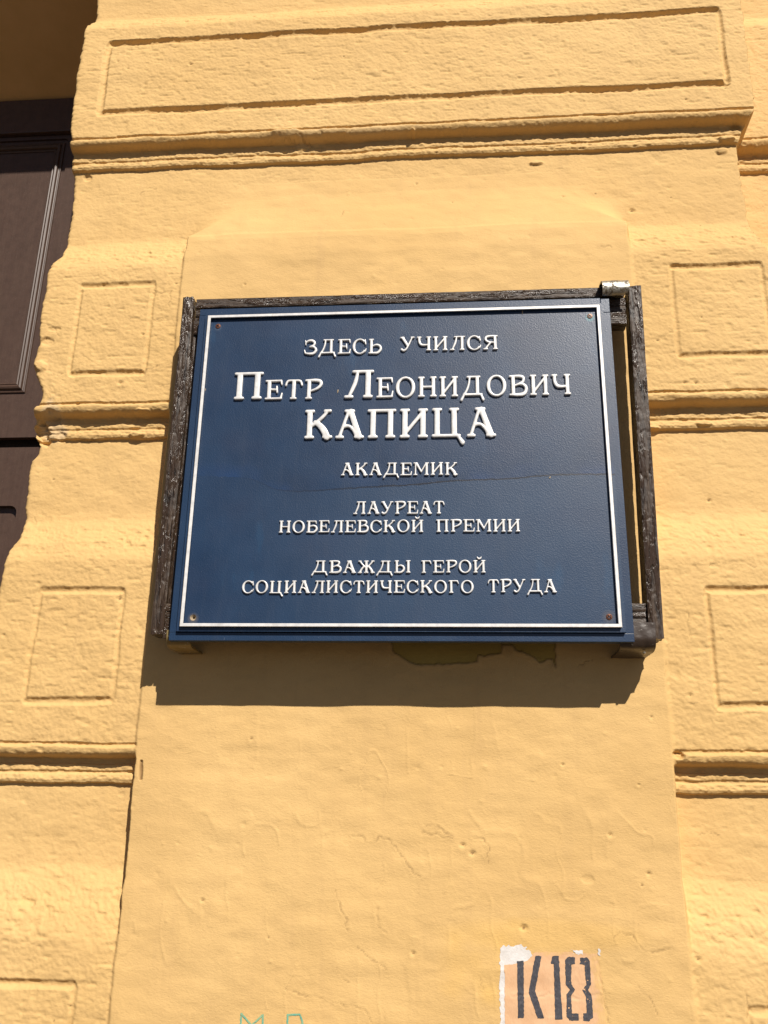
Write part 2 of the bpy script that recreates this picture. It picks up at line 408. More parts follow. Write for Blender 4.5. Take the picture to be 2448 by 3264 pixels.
def seg_dist(x, z, a, b):
    ax, az = a; dx, dz = b[0] - ax, b[1] - az
    L = dx * dx + dz * dz + 1e-9
    t = np.clip(((x - ax) * dx + (z - az) * dz) / L, 0, 1)
    return np.hypot(x - ax - t * dx, z - az - t * dz)

def poly_sdf(x, z, pts):
    d = np.full(np.shape(x), 1e9); inside = np.zeros(np.shape(x), bool)
    n = len(pts)
    for i in range(n):
        a = pts[i]; b = pts[(i + 1) % n]
        d = np.minimum(d, seg_dist(x, z, a, b))
        if a[1] != b[1]:
            c = ((a[1] > z) != (b[1] > z)) & (x < (b[0] - a[0]) * (z - a[1]) / (b[1] - a[1]) + a[0])
            inside ^= c
    return np.where(inside, -d, d)

CHIP = [(-14, -249), (-8, -265), (4, -272), (22, -282), (60, -281), (110, -278), (111, -269), (128, -268), (145, -265), (145, -253), (161, -253), (166, -260), (183, -267), (200, -278), (208, -274), (217, -273), (221, -285), (222, -256), (222, -200), (-14, -200)]

def wall_relief(x, z, attrs=False):
    rag = 1.3 * noise(x, z, 42, 14, 1) + (0.55 * noise(x, z, 8, 6, 2) + 0.3 * noise(x, z, 3.6, 3.0, 11)) * (0.6 + 0.8 * np.clip(noise(x, z, 60, 40, 0), -0.5, 1)) + 1.2 * noise(x, z, 160, 60, 3)
    cove = 0
    for zt in COURSES: cove = cove + np.exp(-((z - zt + 21) / 5.5) ** 2)
    rag = rag * (1 - 0.75 * np.clip(cove, 0, 1))
    hs = np.interp(z + rag, _pz, _ph)
    near = np.exp(-((hs + 12) / 14) ** 2)
    hs = hs + near * (0.7 * noise(x, z, 10, 5, 4) + 0.75 * noise(x, z, 3.4, 2.8, 12) - 2.2 * np.clip(noise(x, z, 13, 6, 10) - 0.45, 0, 1) * 2)
    # right boundary of the upper block
    Xr = np.interp(z, [380, 448, 600, 628, 642, 664, 676, 690, 1100], [598, 581, 577, 579, 583, 593, 603, 608, 612])
    Xr = np.where(z > 380, Xr, 5e4)
    Xr = Xr + 1.6 * noise(x * 0 + 5, z, 14, 10, 5)
    back = sstep(0, 2.4, x - Xr)
    # rectangular sunk borders
    gr = 0
    wob = 1.2 * noise(x, z, 60, 50, 6) + 0.5 * noise(x, z, 5, 5, 7)
    for i, (x0, x1, z0, z1, r) in enumerate(PANELS):
        cx, cz = (x0 + x1) / 2, (z0 + z1) / 2
        qx = np.abs(x + wob - cx) - (x1 - x0) / 2 + r; qz = np.abs(z + wob - cz) - (z1 - z0) / 2 + r
        d = np.hypot(np.maximum(qx, 0), np.maximum(qz, 0)) + np.minimum(np.maximum(qx, qz), 0) - r
        level = sstep(-3, 3, qz - qx)                       # 1 on the level runs, 0 on the upright ones
        dep = (6.6 if i == 0 else 4.4) * ((0.62 if i in (0, 4) else 0.5) + 0.42 * level) * (1 + 0.20 * noise(x, z, 60, 50, 8) + 0.06 * noise(x, z, 7, 6, 9))
        hw = (6.8 if i == 0 else 5.0) * (0.85 + 0.35 * level) + 0.45 * noise(x, z, 30, 20, 10) + 0.25 * noise(x, z, 4.5, 4, 11)
        gr = gr - dep * np.clip(1 - (d / np.maximum(hw, 1.2)) ** 2, 0, 1) ** 0.8
    h = hs + gr
    # flat centre strip, slightly proud
    sl = -383 + (z - 0) * -0.006 + 0.9 * noise(x * 0, z, 30, 22, 9) + 0.4 * noise(x * 0, z, 30, 5, 10)
    sr = 375.5 + 1.0 * noise(x * 0 + 50, z, 30, 26, 11)
    wide = 2 + 230 * np.clip((z - 464) / 128, 0, 1)
    m = sstep(-1.2, 1.8 + wide, x - sl) * sstep(-4.0, 2.0 + wide, sr - x)
    hstrip = np.interp(z + 1.5 * noise(x, z, 60, 30, 12), [418, 452, 463, 467, 500, 530, 560, 592], [3.0, 0.5, -1.8, -4.0, -12.5, -20, -25.4, -27.8])
    hstrip = np.where(z > 590, h, hstrip)
    h = h * (1 - m) + hstrip * m
    h = h - 75 * back
    # rounded left arris
    return h, m, back, hs

def fine_relief(x, z, m):
    side_r = 0.5 + 0.5 * noise(x, z, 130, 90, 13)
    rough = 0.20 + 0.30 * side_r
    rough = rough + 0.55 * sstep(-390, -420, x) * sstep(-120, -200, z) + 0.5 * sstep(960, 1010, z)
    lump = 1.35 * noise(x, z, 95, 70, 14) + 0.70 * noise(x, z, 36, 20, 15) + 0.22 * noise(x, z, 16, 9, 5)
    hor = 0.30 * turb(x, z, 13, 6.5, 16, 2) + 0.17 * turb(x, z, 5.5, 3.1, 18, 2)
    ver = 0.16 * noise(x, z, 5, 40, 20) + 0.10 * turb(x, z, 5, 4, 21, 2) + 0.16 * noise(x, z, 14, 30, 22)
    low = sstep(-250, -420, z) * m
    f = 0.8 * hor * (1 - 0.55 * low) + ver * low
    rid = np.abs(noise(x, z, 22, 12, 23)); rid = np.clip(0.09 - rid, 0, 1) * 2.4 * (noise(x, z, 60, 60, 24) > 0.2)
    tro = np.clip(0.09 - np.abs(noise(x + 6 * noise(x, z, 30, 30, 6), z, 30, 85, 7)), 0, 1) * 5.5 * low * (noise(x, z, 70, 50, 8) > -0.1)
    return lump + f * rough + rid + tro

ARRIS = [(-169, -623.8), (-155, -623.2), (-137, -621.0), (-119, -621.1), (-106, -619.2), (-92, -613.6), (-69, -610.5), (-52, -613.4), (-24, -618.5), (-8, -618.3), (13, -617.7), (35, -619.6), (54, -618.5), (65, -609.5), (79, -608.4), (96, -614.7), (113, -620.7), (126, -615.8), (139, -611.4), (153, -603.8), (167, -601.9), (181, -610.2), (198, -620.0), (222, -627.5), (236, -625.6), (260, -621.7), (299, -626.6), (329, -626.9), (359, -627.2), (378, -625.7), (394, -628.0), (420, -626.2), (440, -616.8), (470, -615.5), (509, -615.5), (553, -615.6), (607, -620.0), (635, -623.9), (655, -625.4), (671, -624.7), (685, -621.5), (710, -628.9), (739, -631.3), (778, -632.2), (830, -633.0), (879, -633.3), (925, -631.6), (964, -634.3), (989, -631.5), (1016, -628.2), (1055, -631.5), (1072, -633.5)]
def edge_x(z):
    """worn left arris of the wall: x (mm) at height z (mm)"""
    e = np.interp(z, [p_[0] for p_ in ARRIS], [p_[1] for p_ in ARRIS])
    return e + 0.9 * noise(z * 0, z, 30, 13, 25) + 0.8 * noise(z * 0, z, 30, 4.5, 26)

BLOBS = [(rng.uniform(-610, 640), rng.uniform(-780, 1000), rng.uniform(1.6, 4.2), rng.choice([-1, 1]) * rng.uniform(0.35, 0.9)) for _ in range(260)]

def local_details(X, Z, H, xs, zs, crack):
    """pits, blobs, dents and cracks, applied in small windows of the grid (arrays indexed [row z, col x])"""
    def win(x0, x1, z0, z1):
        i0, i1 = np.searchsorted(zs, [z0, z1]); j0, j1 = np.searchsorted(xs, [x0, x1])
        return slice(max(i0 - 1, 0), i1 + 1), slice(max(j0 - 1, 0), j1 + 1)
    for (a, b, rx, rz, dep) in DENTS:
        s = win(a - 3 * rx, a + 3 * rx, b - 3 * rz, b + 3 * rz); x, z = X[s], Z[s]
        q = ((x - a) / rx) ** 2 + ((z - b) / rz) ** 2 + 0.45 * noise(x, z, 9, 7, 27)
        H[s] += dep * (1 - sstep(0.3, 1.3, q))
    for (a, b, r, amp) in BLOBS:
        s = win(a - 3 * r, a + 3 * r, b - 3 * r, b + 3 * r); x, z = X[s], Z[s]
        H[s] += amp * np.exp(-((x - a) / r) ** 2 - ((z - b) / (r * 0.8)) ** 2)
    for (a, b, r) in PITS:
        r = r * 0.55 + 0.6
        s = win(a - 4 * r, a + 4 * r, b - 4 * r, b + 4 * r); x, z = X[s], Z[s]
        g = np.exp(-(((x - a) / r) ** 2 + ((z - b) / (r * 0.7)) ** 2) ** 1.5)
        H[s] -= 0.55 * r * g
        H[s] += 0.25 * np.exp(-((np.hypot(x - a, z - b + r) - 1.3 * r) / (0.6 * r)) ** 2)
        crack[s] = np.maximum(crack[s], 0.9 * (np.hypot((x - a), (z - b) * 1.4) < 0.45 * r))
    for ci, c in enumerate(CRACKS):
        c = [tuple(p) for p in c]
        x0 = min(p[0] for p in c) - 10; x1 = max(p[0] for p in c) + 10; z0 = min(p[1] for p in c) - 10; z1 = max(p[1] for p in c) + 10
        s = win(x0, x1, z0, z1); x, z = X[s], Z[s]
        wx = x + 2.4 * noise(x, z, 9, 9, 28) + 1.4 * noise(x, z, 3.5, 3.5, 29); wz = z + 2.4 * noise(x, z, 9, 9, 30) + 1.4 * noise(x, z, 3.5, 3.5, 31)
        d = np.min([seg_dist(wx, wz, c[i], c[i + 1]) for i in range(len(c) - 1)], axis=0)
        deep = 1.0 if c[0][1] > 0 or ci < 12 else 0.7
        H[s] -= deep * 0.75 * np.exp(-(d / 1.1) ** 2) * (0.35 + 0.65 * sstep(-0.3, 0.2, noise(x, z, 13, 13, 41)))
        # one side of the paint film lifts a little
        H[s] += 0.28 * np.exp(-((d - 2.6) / 2.0) ** 2) * (noise(x, z, 18, 18, 32) * 0.5 + 0.5)
        crack[s] = np.maximum(crack[s], (0.55 * np.exp(-(d / 0.75) ** 2)) * (0.4 + 0.6 * (noise(x, z, 12, 12, 33) > -0.2)))
    # slot-shaped hole on the strip
    s = win(-380, -355, -460, -405); x, z = X[s], Z[s]
    d = seg_dist(x, z, (-368, -421), (-366.6, -445))
    g = 1 - sstep(1.2, 2.6, d + 0.6 * sstep(-430, -420, z))
    H[s] -= 3.5 * g; crack[s] = np.maximum(crack[s], g)

def axis(a, b, step, fine=(), fstep=None, lo=None, hi=None):
    v = [a]
    while v[-1] < b:
        st = step
        for f0, f1 in fine:
            if f0 <= v[-1] <= f1: st = fstep
        v.append(v[-1] + st)
    g = step; up = []
    x = v[-1]
    while hi is not None and x < hi: g *= 1.35; x += g; up.append(x)
    g = step; dn = []; x = v[0]
    while lo is not None and x > lo: g *= 1.35; x -= g; dn.append(x)
    return np.array(dn[::-1] + v + up)

zs = axis(-795, 1045, 1.65, [(zt - 58, zt + 5) for zt in COURSES], 0.95, lo=-2080, hi=4200)
xs = axis(-618, 668, 1.65, hi=3200)
X, Z = np.meshgrid(xs, zs)
H, Mst, Bk, Hs = wall_relief(X, Z)
H = H + fine_relief(X, Z, Mst)
crack = np.zeros_like(H)
local_details(X, Z, H, xs, zs, crack)
chip = np.zeros_like(H)
i0, i1 = np.searchsorted(zs, [-310, -190]); j0, j1 = np.searchsorted(xs, [-30, 240])
s = (slice(i0, i1), slice(j0, j1))
dch = poly_sdf(X[s] + 1.5 * noise(X[s], Z[s], 7, 7, 34), Z[s] + 1.2 * noise(X[s], Z[s], 6, 6, 35), CHIP)
chip[s] = sstep(0.6, -0.6, dch); H[s] -= 1.0 * chip[s]
H[s] += 0.9 * np.exp(-((dch - 3) / 3.0) ** 2)
crack[s] = np.maximum(crack[s], 0.7 * np.exp(-(dch / 0.9) ** 2))
filler = np.clip(sstep(1.2, 0.4, ((X + 583) / 26) ** 2 + ((Z - 118) / 36) ** 2 + 0.5 * noise(X, Z, 16, 16, 36)), 0, 1)
filler = np.maximum(filler, 0.35 * sstep(1.1, 0.5, ((X + 110) / 150) ** 2 + ((Z - 672) / 13) ** 2 + 0.4 * noise(X, Z, 14, 14, 37)))
repaint = sstep(1.1, 0.2, ((X - 120) / 70) ** 2 + ((Z + 670) / 60) ** 2 + 0.5 * noise(X, Z, 30, 30, 38)) * (0.6 + 0.4 * noise(X, Z, 20, 20, 39))
repaint = np.clip(repaint + 0.6 * sstep(3, 0.5, ((X - 190) / 90) ** 2 + ((Z + 630) / 14) ** 2), 0, 1)
# wrap the left columns onto the worn arris of the opening
E_ = edge_x(zs)[:, None]
t_ = np.clip((X - (-618)) / 60.0, 0, 1)
Xw = X + (E_ + 618) * (1 - t_) ** 1.5
dist = np.clip(Xw - E_, 0, None)
Rr = 7.0 + 2.0 * noise(X, Z, 60, 25, 40)
q = np.clip((Rr - dist) / Rr, 0, 1)
H = H - Rr * (1 - np.sqrt(np.clip(1 - q ** 2 * 0.98, 0, 1)))
Vg = np.stack([Xw, -H, Z], -1) * 0.001
# normals of the sheet, shared across the parts so that no seam shows
du = np.gradient(Vg, axis=1); dv = np.gradient(Vg, axis=0)
Ng = np.cross(du, dv); Ng /= np.linalg.norm(Ng, axis=-1, keepdims=True) + 1e-12
if Ng[..., 1].mean() > 0: Ng = -Ng

def wall_point(x, z):
    """height of the painted face at x, z (mm), returned as y in metres"""
    i = np.clip(np.searchsorted(zs, z) - 1, 0, len(zs) - 2); j = np.clip(np.searchsorted(xs, x) - 1, 0, len(xs) - 2)
    fz = (z - zs[i]) / (zs[i + 1] - zs[i]); fx = (x - xs[j]) / (xs[j + 1] - xs[j])
    h = (H[i, j] * (1 - fx) + H[i, j + 1] * fx) * (1 - fz) + (H[i + 1, j] * (1 - fx) + H[i + 1, j + 1] * fx) * fz
    return -h * 0.001

# ---- split the sheet into the parts of the facade
xc = (X[:-1, :-1] + X[1:, 1:]) / 2; zc = (Z[:-1, :-1] + Z[1:, 1:]) / 2
lab = np.zeros(xc.shape, np.int32); names = ["plain_block"]
def put(name, mask, label=None):
    names.append((name, label) if label else name); lab[mask] = len(names) - 1
strip = (xc > -384) & (xc < 376) & (zc < 486)
left, right = (xc <= -384), (xc >= 376)
bk = Bk[:-1, :-1] > 0.5
for zt in COURSES:
    a, b_ = RAMPS[zt]
    for nm, z0, z1 in (("moulding", zt - 56, zt + 4), ("sunk_band", a, zt - 56), ("sloping_band", b_, a)):
        if zt >= 684 and nm != "sloping_band": sides = [~bk]
        elif zt == 1225: sides = [~bk]
        elif zt == 684: sides = [left & ~strip, right & ~bk]
        else: sides = [left, right]
        for sd_ in sides: put(nm, (zc > z0) & (zc <= z1) & sd_)
    nxt = [c for c in COURSES if c < zt]
    if nxt and zt != 1225:
        z0 = nxt[0] + 4
        put("plain_block", (zc > z0) & (zc <= b_) & left); put("plain_block", (zc > z0) & (zc <= b_) & right & ~bk)
put("plain_block", zc > 1229)
put("plain_block", (zc < -1700) & left); put("plain_block", (zc < -1700) & right)
for i, (x0, x1, z0, z1, r) in enumerate(PANELS):
    put("raised_panel", (xc > x0 - 6) & (xc < x1 + 6) & (zc > z0 - 6) & (zc < z1 + 6), "long framed stucco panel across the top block" if i == 0 else None)
put("centre_strip", strip, "flat smooth stucco strip behind and below the plaque")
put("set_back_wall", bk & (zc > 380), "stucco plane set back at the upper right")
wall = tag(empty("building_wall", (0, 0, -2.06)), "ochre yellow stucco wall with raised panels, mouldings and a flat centre strip", "wall", kind="thing")
nz, nx = Z.shape
idx = np.arange(nz * nx).reshape(nz, nx)
quads = np.stack([idx[:-1, :-1], idx[:-1, 1:], idx[1:, 1:], idx[1:, :-1]], -1)
Vf = Vg.reshape(-1, 3); Nf = Ng.reshape(-1, 3)
att = {"crack": crack.ravel(), "chip": chip.ravel(), "filler": filler.ravel(), "repaint": repaint.ravel()}
for li, nm in enumerate(names):
    sel = lab == li
    if not sel.any(): continue
    q_ = quads[sel]
    used, inv = np.unique(q_, return_inverse=True)
    V = Vf[used] + np.array([0, 0, 2.06])
    label = None
    if isinstance(nm, tuple): nm, label = nm
    me = mesh_np(nm, V, inv.reshape(-1, 4), True, Nf[used])
    for k, v in att.items():
        if v[used].max() > 0.01:
            a_ = me.attributes.new(k, 'FLOAT', 'POINT'); a_.data.foreach_set("value", v[used].astype(np.float32))
    o = link(nm, me, stucco, wall)
    if label: o["label"] = label
# side of the wall inside the opening
ez = Vg[:, 0, :]
k_ = 10
ys = np.linspace(0, 1, k_)[:, None]
Vj = np.stack([ez[:, 0][None, :] + 0 * ys, ez[:, 1][None, :] * (1 - ys) + 0.53 * ys, ez[:, 2][None, :] + 2.06 + 0 * ys], -1)
ij = np.arange(k_ * nz).reshape(k_, nz)
qj = np.stack([ij[:-1, :-1], ij[:-1, 1:], ij[1:, 1:], ij[1:, :-1]], -1).reshape(-1, 4)
link("jamb", mesh_np("jamb", Vj.reshape(-1, 3), qj, True), stucco, wall)
# wall above and left of the doorway, with the sloping underside
def prism(name, prof, x0, x1, mat, parent, off=0.0):
    n = len(prof)
    V = [(x0, y, z + off) for y, z in prof] + [(x1, y, z + off) for y, z in prof]
    F = [tuple(range(n)), tuple(range(2 * n - 1, n - 1, -1))] + [(i, n + i, n + (i + 1) % n, (i + 1) % n) for i in range(n)]
    bm = bmesh.new(); vv = [bm.verts.new(v) for v in V]
    for f in F: bm.faces.new([vv[i] for i in f])
    return bm_obj(name, bm, mat, parent)
prism("lintel", [(0.0, 1.418), (0.0, 4.2), (0.53, 4.2), (0.53, 1.200), (0.437, 1.2045)], -2.4, -0.612, soffit_m, wall, 2.06)
prism("wall_beside_door", [(0.0, -2.06), (0.0, 4.2), (0.53, 4.2), (0.53, -2.06)], -6.0, -2.402, soffit_m, wall, 2.06)

ground = box("pavement", -400, 400, -400, 0.8, -2.2, -2.06, pave_m); tag(ground, kind='structure')

# ------------------------------------------------------------------ plate with rounded holes (x, z in metres)
def rrect(x0, x1, z0, z1, r=0.0, n=6):
    if r <= 0: return [(x0, z0), (x1, z0), (x1, z1), (x0, z1)]
    out = []
    for cx, cz, a0 in ((x1 - r, z0 + r, -90), (x1 - r, z1 - r, 0), (x0 + r, z1 - r, 90), (x0 + r, z0 + r, 180)):
        for i in range(n + 1):
            a = math.radians(a0 + 90 * i / n); out.append((cx + r * math.cos(a), cz + r * math.sin(a)))
    return out
def circle(cx, cz, r, n=28):
    return [(cx + r * math.cos(2 * math.pi * i / n), cz + r * math.sin(2 * math.pi * i / n)) for i in range(n)]
def plate(name, outer, holes, yf, yb, mat, parent, back=True):
    bm = bmesh.new(); es = []
    loops = []
    for lp in [outer] + holes:
        vv = [bm.verts.new((x, yf, z)) for x, z in lp]; loops.append(vv)
        es += [bm.edges.new((vv[i], vv[(i + 1) % len(vv)])) for i in range(len(vv))]
    bmesh.ops.triangle_fill(bm, edges=es, use_beauty=True, normal=(0, -1, 0))
    for vv in loops:
        bb = [bm.verts.new((v.co.x, yb, v.co.z)) for v in vv]
        for i in range(len(vv)):
            j = (i + 1) % len(vv); bm.faces.new((vv[i], vv[j], bb[j], bb[i]))
        if back and vv is loops[0] and not holes: bm.faces.new(bb)
    return bm_obj(name, bm, mat, parent)

# ------------------------------------------------------------------ the brown door in the opening
door = tag(empty("wooden_door", (-1.5, 0.435, -2.06)), "dark brown panelled wooden door set deep in the opening at the left", "door", kind="thing")
def dpar(o):
    o.parent = door; o.matrix_parent_inverse = Matrix.Translation(-door.location); return o
dpar(box("door_frame", -2.38, -0.60, 0.421, 0.50, 1.0985, 1.202, door_paint, None, 0.003))
dpar(plate("stile_and_rail", rrect(-2.38, -0.60, 0.2746, 1.0960), [rrect(-1.75, -0.8697, 0.3616, 1.0854, 0.0135)], 0.4333, 0.447, door_paint, None))
dpar(plate("door_panel", rrect(-2.2, -0.62, 0.29, 1.0950), [], 0.4378, 0.470, door_paint, None))
dpar(plate("stile_and_rail", rrect(-2.38, -0.60, -2.05, 0.2510), [rrect(-1.75, -0.8551, -0.595, 0.1155, 0.016), rrect(-1.75, -0.8551, -1.7, -0.76, 0.016)], 0.4339, 0.447, door_paint, None))
dpar(plate("door_panel", rrect(-2.2, -0.62, -2.0, 0.249), [], 0.4473, 0.470, door_paint, None))
dpar(box("shadow_gap", -2.38, -0.60, 0.466, 0.50, 0.23, 0.30, hole_m, None))
# moulding round the upper panel: swept profile
prof = [(-0.0115, 0.0), (-0.0115, -0.002), (-0.0095, -0.0032), (-0.0075, -0.002), (-0.006, -0.0018), (-0.0045, -0.0062), (-0.001, -0.0085), (0.0025, -0.0070), (0.0045, -0.0030),
        (0.0060, -0.0022), (0.0078, -0.0036), (0.0098, -0.0030), (0.0108, 0.0)]
def sweep_rect(name, cx0, cx1, cz0, cz1, y0, prof, mat, parent):
    V, F = [], []
    cs = [(cx1, cz0, 1, -1), (cx1, cz1, 1, 1), (cx0, cz1, -1, 1), (cx0, cz0, -1, -1)]
    n = len(prof)
    for cx, cz, sx, sz in cs:
        for o, y in prof: V.append((cx + sx * o, y0 + y, cz + sz * o))
    for k in range(4):
        a = k * n; b = ((k + 1) % 4) * n
        for i in range(n - 1): F.append((a + i, a + i + 1, b + i + 1, b + i))
    bm = bmesh.new(); vv = [bm.verts.new(v) for v in V]
    for f in F: bm.faces.new([vv[i] for i in f])
    return bm_obj(name, bm, mat, parent)
mo = sweep_rect("panel_moulding", -1.72, -0.8925, 0.3964, 1.0629, 0.4378, [(o * 1.12, y * 1.12) for o, y in prof], door_paint, None); dpar(mo)
mo = sweep_rect("panel_moulding", -1.72, -0.9090, -0.5555, 0.0682, 0.4473, [(o * 0.6, y * 0.6) for o, y in prof], door_paint, None); dpar(mo)

# ------------------------------------------------------------------ wooden mounting frame behind the plaque
frame = tag(empty("mounting_frame", (0, -0.035, -0.255)), "peeling dark brown wooden frame on metal brackets holding the blue plaque off the wall", "wooden frame")
FI = Matrix.Translation(-frame.location)
def fpar(o, inv=FI, par=frame):
    o.parent = par; o.matrix_parent_inverse = inv; return o
def timber(name, sec, length, axis_, at, mat, seed, amp=0.9, res=0.0019, lean=(0, 0), outline=None):
    """rough bar; sec = (width, depth) m, axis_ 'z' or 'x'; at = centre of its low end; ring grid displaced by noise"""
    w, dp = sec
    ring = []
    nw = max(4, int(w / res)); nd = max(4, int(dp / res))
    for i in range(nw): ring.append((-w / 2 + w * i / nw, -dp / 2))
    for i in range(nd): ring.append((w / 2, -dp / 2 + dp * i / nd))
    for i in range(nw): ring.append((w / 2 - w * i / nw, dp / 2))
    for i in range(nd): ring.append((-w / 2, dp / 2 - dp * i / nd))
    ring = np.array(ring); nr = len(ring)
    nl = int(length / res)
    t = np.linspace(0, length, nl + 1)
    per = np.arange(nr) * res * 1000
    A, T = np.meshgrid(per, t * 1000)
    d = -0.5 * amp * (0.5 + 0.5 * noise(A, T, 3.3, 22, seed)) - 0.7 * amp * (np.abs(noise(A, T, 4.6, 34, seed + 1)) < 0.14)
    d += 0.45 * amp * noise(A, T, 9, 40, seed + 2) + 0.25 * amp * noise(A, T, 2.5, 6, seed + 3)
    cr_ = ring * (1 - 0.0)
    n_ = ring / (np.abs(ring) / np.array([w / 2, dp / 2])).max(axis=1)[:, None]
    # rounded arrises
    cor = np.minimum(w / 2 - np.abs(ring[:, 0]), dp / 2 - np.abs(ring[:, 1]))
    both = np.maximum(w / 2 - np.abs(ring[:, 0]), dp / 2 - np.abs(ring[:, 1]))
    rnd = np.clip(1 - both / 0.0022, 0, 1) * 0.0010
    nn = np.where((w / 2 - np.abs(ring[:, 0]) < dp / 2 - np.abs(ring[:, 1]))[:, None], np.stack([np.sign(ring[:, 0]), 0 * ring[:, 0]], 1), np.stack([0 * ring[:, 0], np.sign(ring[:, 1])], 1))
    cx = ring[None, :, 0] + nn[None, :, 0] * (d * 0.001 - rnd[None, :]); cy = ring[None, :, 1] + nn[None, :, 1] * (d * 0.001 - rnd[None, :])
    scale = np.ones_like(t) if outline is None else np.interp(t, [o[0] for o in outline], [o[1] for o in outline])
    shift = np.zeros_like(t) if outline is None else np.interp(t, [o[0] for o in outline], [o[2] for o in outline])
    cx = cx * scale[:, None] + shift[:, None]
    tt = t[:, None] + 0 * cx
    endr = np.zeros_like(tt)
    endr[0] = 0.0012 * noise(A[0], T[0], 5, 5, seed + 4); endr[-1] = 0.0012 * noise(A[0], T[0], 5, 5, seed + 5)
    tt = tt + endr
    lx = lean[0] * t[:, None] / length; ly = lean[1] * t[:, None] / length
    if axis_ == 'z': V = np.stack([at[0] + cx + lx, at[1] + cy + ly, at[2] + tt], -1)
    else: V = np.stack([at[0] + tt, at[1] + cy + ly, at[2] - cx + lx], -1)
    V = V.reshape(-1, 3)
    ii = np.arange((nl + 1) * nr).reshape(nl + 1, nr)
    jj = np.roll(ii, -1, axis=1)
    F = np.stack([ii[:-1], jj[:-1], jj[1:], ii[1:]], -1).reshape(-1, 4)
    me = bpy.data.meshes.new(name)
    caps = [list(ii[0][::-1]), list(ii[-1])]
    me.from_pydata(V.tolist(), [], F.tolist() + [[int(q) for q in c] for c in caps])
    me.polygons.foreach_set("use_smooth", np.full(len(me.polygons), True, bool))
    me.update()
    bm = bmesh.new(); bm.from_mesh(me); bmesh.ops.recalc_face_normals(bm, faces=bm.faces); bm.to_mesh(me); bm.free()
    if hasattr(me, "set_sharp_from_angle"): me.set_sharp_from_angle(angle=math.radians(50))
    return link(name, me, mat)
# uprights (front faces at y = -0.0705)
fpar(timber("post", (0.0215, 0.033), 0.546, 'z', (-0.3408, -0.0540, -0.2510), wood_v, 41, 1.1, outline=[(0, 0.84, 0.0), (0.12, 0.93, 0.0), (0.40, 1.0, 0.0), (0.45, 0.85, -0.0012), (0.546, 0.80, -0.003)]))["label"] = "post with thick flaking paint left of the plaque"
fpar(timber("post", (0.0060, 0.024), 0.500, 'z', (-0.3285, -0.0500, -0.2450), wood_v, 47, 0.8, outline=[(0, 1, 0), (0.08, 1.2, 0), (0.36, 1.5, 0.0005), (0.43, 1.1, -0.001), (0.5, 0.8, -0.003)]))["label"] = "thin batten on the inner side of the left post"
fpar(timber("post", (0.0195, 0.0352), 0.546, 'z', (0.3497, -0.0529, -0.2545), wood_v, 53, 1.1, lean=(0.0105, 0)))["label"] = "post standing clear of the plaque on its right"
# level rails, each of three boards
for k, (z1, z0, yf, x1) in enumerate(((0.2925, 0.2762, -0.0672, 0.343), (0.2752, 0.2612, -0.0655, 0.345), (0.2602, 0.2290, -0.0662, 0.345))):
    fpar(timber("rail_board", (z1 - z0, 0.026 - 0.001 * k), x1 + 0.331, 'x', (-0.331, yf + 0.013, (z0 + z1) / 2), wood_h, 60 + 4 * k, 0.55))
for k, (z1, z0, yf) in enumerate(((-0.2060, -0.2172, -0.0662), (-0.2180, -0.2262, -0.0656), (-0.2270, -0.2560, -0.0664))):
    fpar(timber("rail_board", (z1 - z0, 0.026 - 0.001 * k), 0.673, 'x', (-0.332, yf + 0.013, (z0 + z1) / 2), wood_h, 76 + 4 * k, 0.5))
# metal straps
def strap(name, path, x0, x1, th, mat, seed):
    P_ = [Vector((0, y, z)) for y, z in path]
    # resample with rounded bends
    pts = []
    for i in range(len(P_) - 1):
        n = max(2, int((P_[i + 1] - P_[i]).length / 0.0015))
        for k in range(n): pts.append(P_[i].lerp(P_[i + 1], k / n))
    pts.append(P_[-1])
    for _ in range(5):
        pts = [pts[0]] + [(pts[i - 1] + pts[i] * 2 + pts[i + 1]) / 4 for i in range(1, len(pts) - 1)] + [pts[-1]]
    nx_ = max(6, int((x1 - x0) / 0.0025)); V, F = [], []
    n = len(pts)
    for side in (0, 1):
        for i, p_ in enumerate(pts):
            t_v = (pts[min(i + 1, n - 1)] - pts[max(i - 1, 0)]).normalized(); nr = Vector((0, -t_v.z, t_v.y))
            for j in range(nx_ + 1):
                x = x0 + (x1 - x0) * j / nx_
                w_ = 0.0004 * float(noise(np.array([x * 1000]), np.array([i * 1.5]), 7, 7, seed)[0])
                q = p_ + nr * (th / 2 * (1 if side == 0 else -1) + w_)
                V.append((x, q.y, q.z))
    m_ = n * (nx_ + 1)
    g = lambda s, i, j: s * m_ + i * (nx_ + 1) + j
    for i in range(n - 1):
        for j in range(nx_):
            F.append((g(0, i, j), g(0, i, j + 1), g(0, i + 1, j + 1), g(0, i + 1, j)))
            F.append((g(1, i, j), g(1, i + 1, j), g(1, i + 1, j + 1), g(1, i, j + 1)))
        F.append((g(0, i, 0), g(0, i + 1, 0), g(1, i + 1, 0), g(1, i, 0)))
        F.append((g(0, i, nx_), g(1, i, nx_), g(1, i + 1, nx_), g(0, i + 1, nx_)))
    for j in range(nx_):
        F.append((g(0, 0, j), g(1, 0, j), g(1, 0, j + 1), g(0, 0, j + 1)))
        F.append((g(0, n - 1, j), g(0, n - 1, j + 1), g(1, n - 1, j + 1), g(1, n - 1, j)))
    me = mesh_py(name, V, F, True)
    bm = bmesh.new(); bm.from_mesh(me); bmesh.ops.recalc_face_normals(bm, faces=bm.faces); bm.to_mesh(me); bm.free()
    me.set_sharp_from_angle(angle=math.radians(45))
    return fpar(link(name, me, mat))
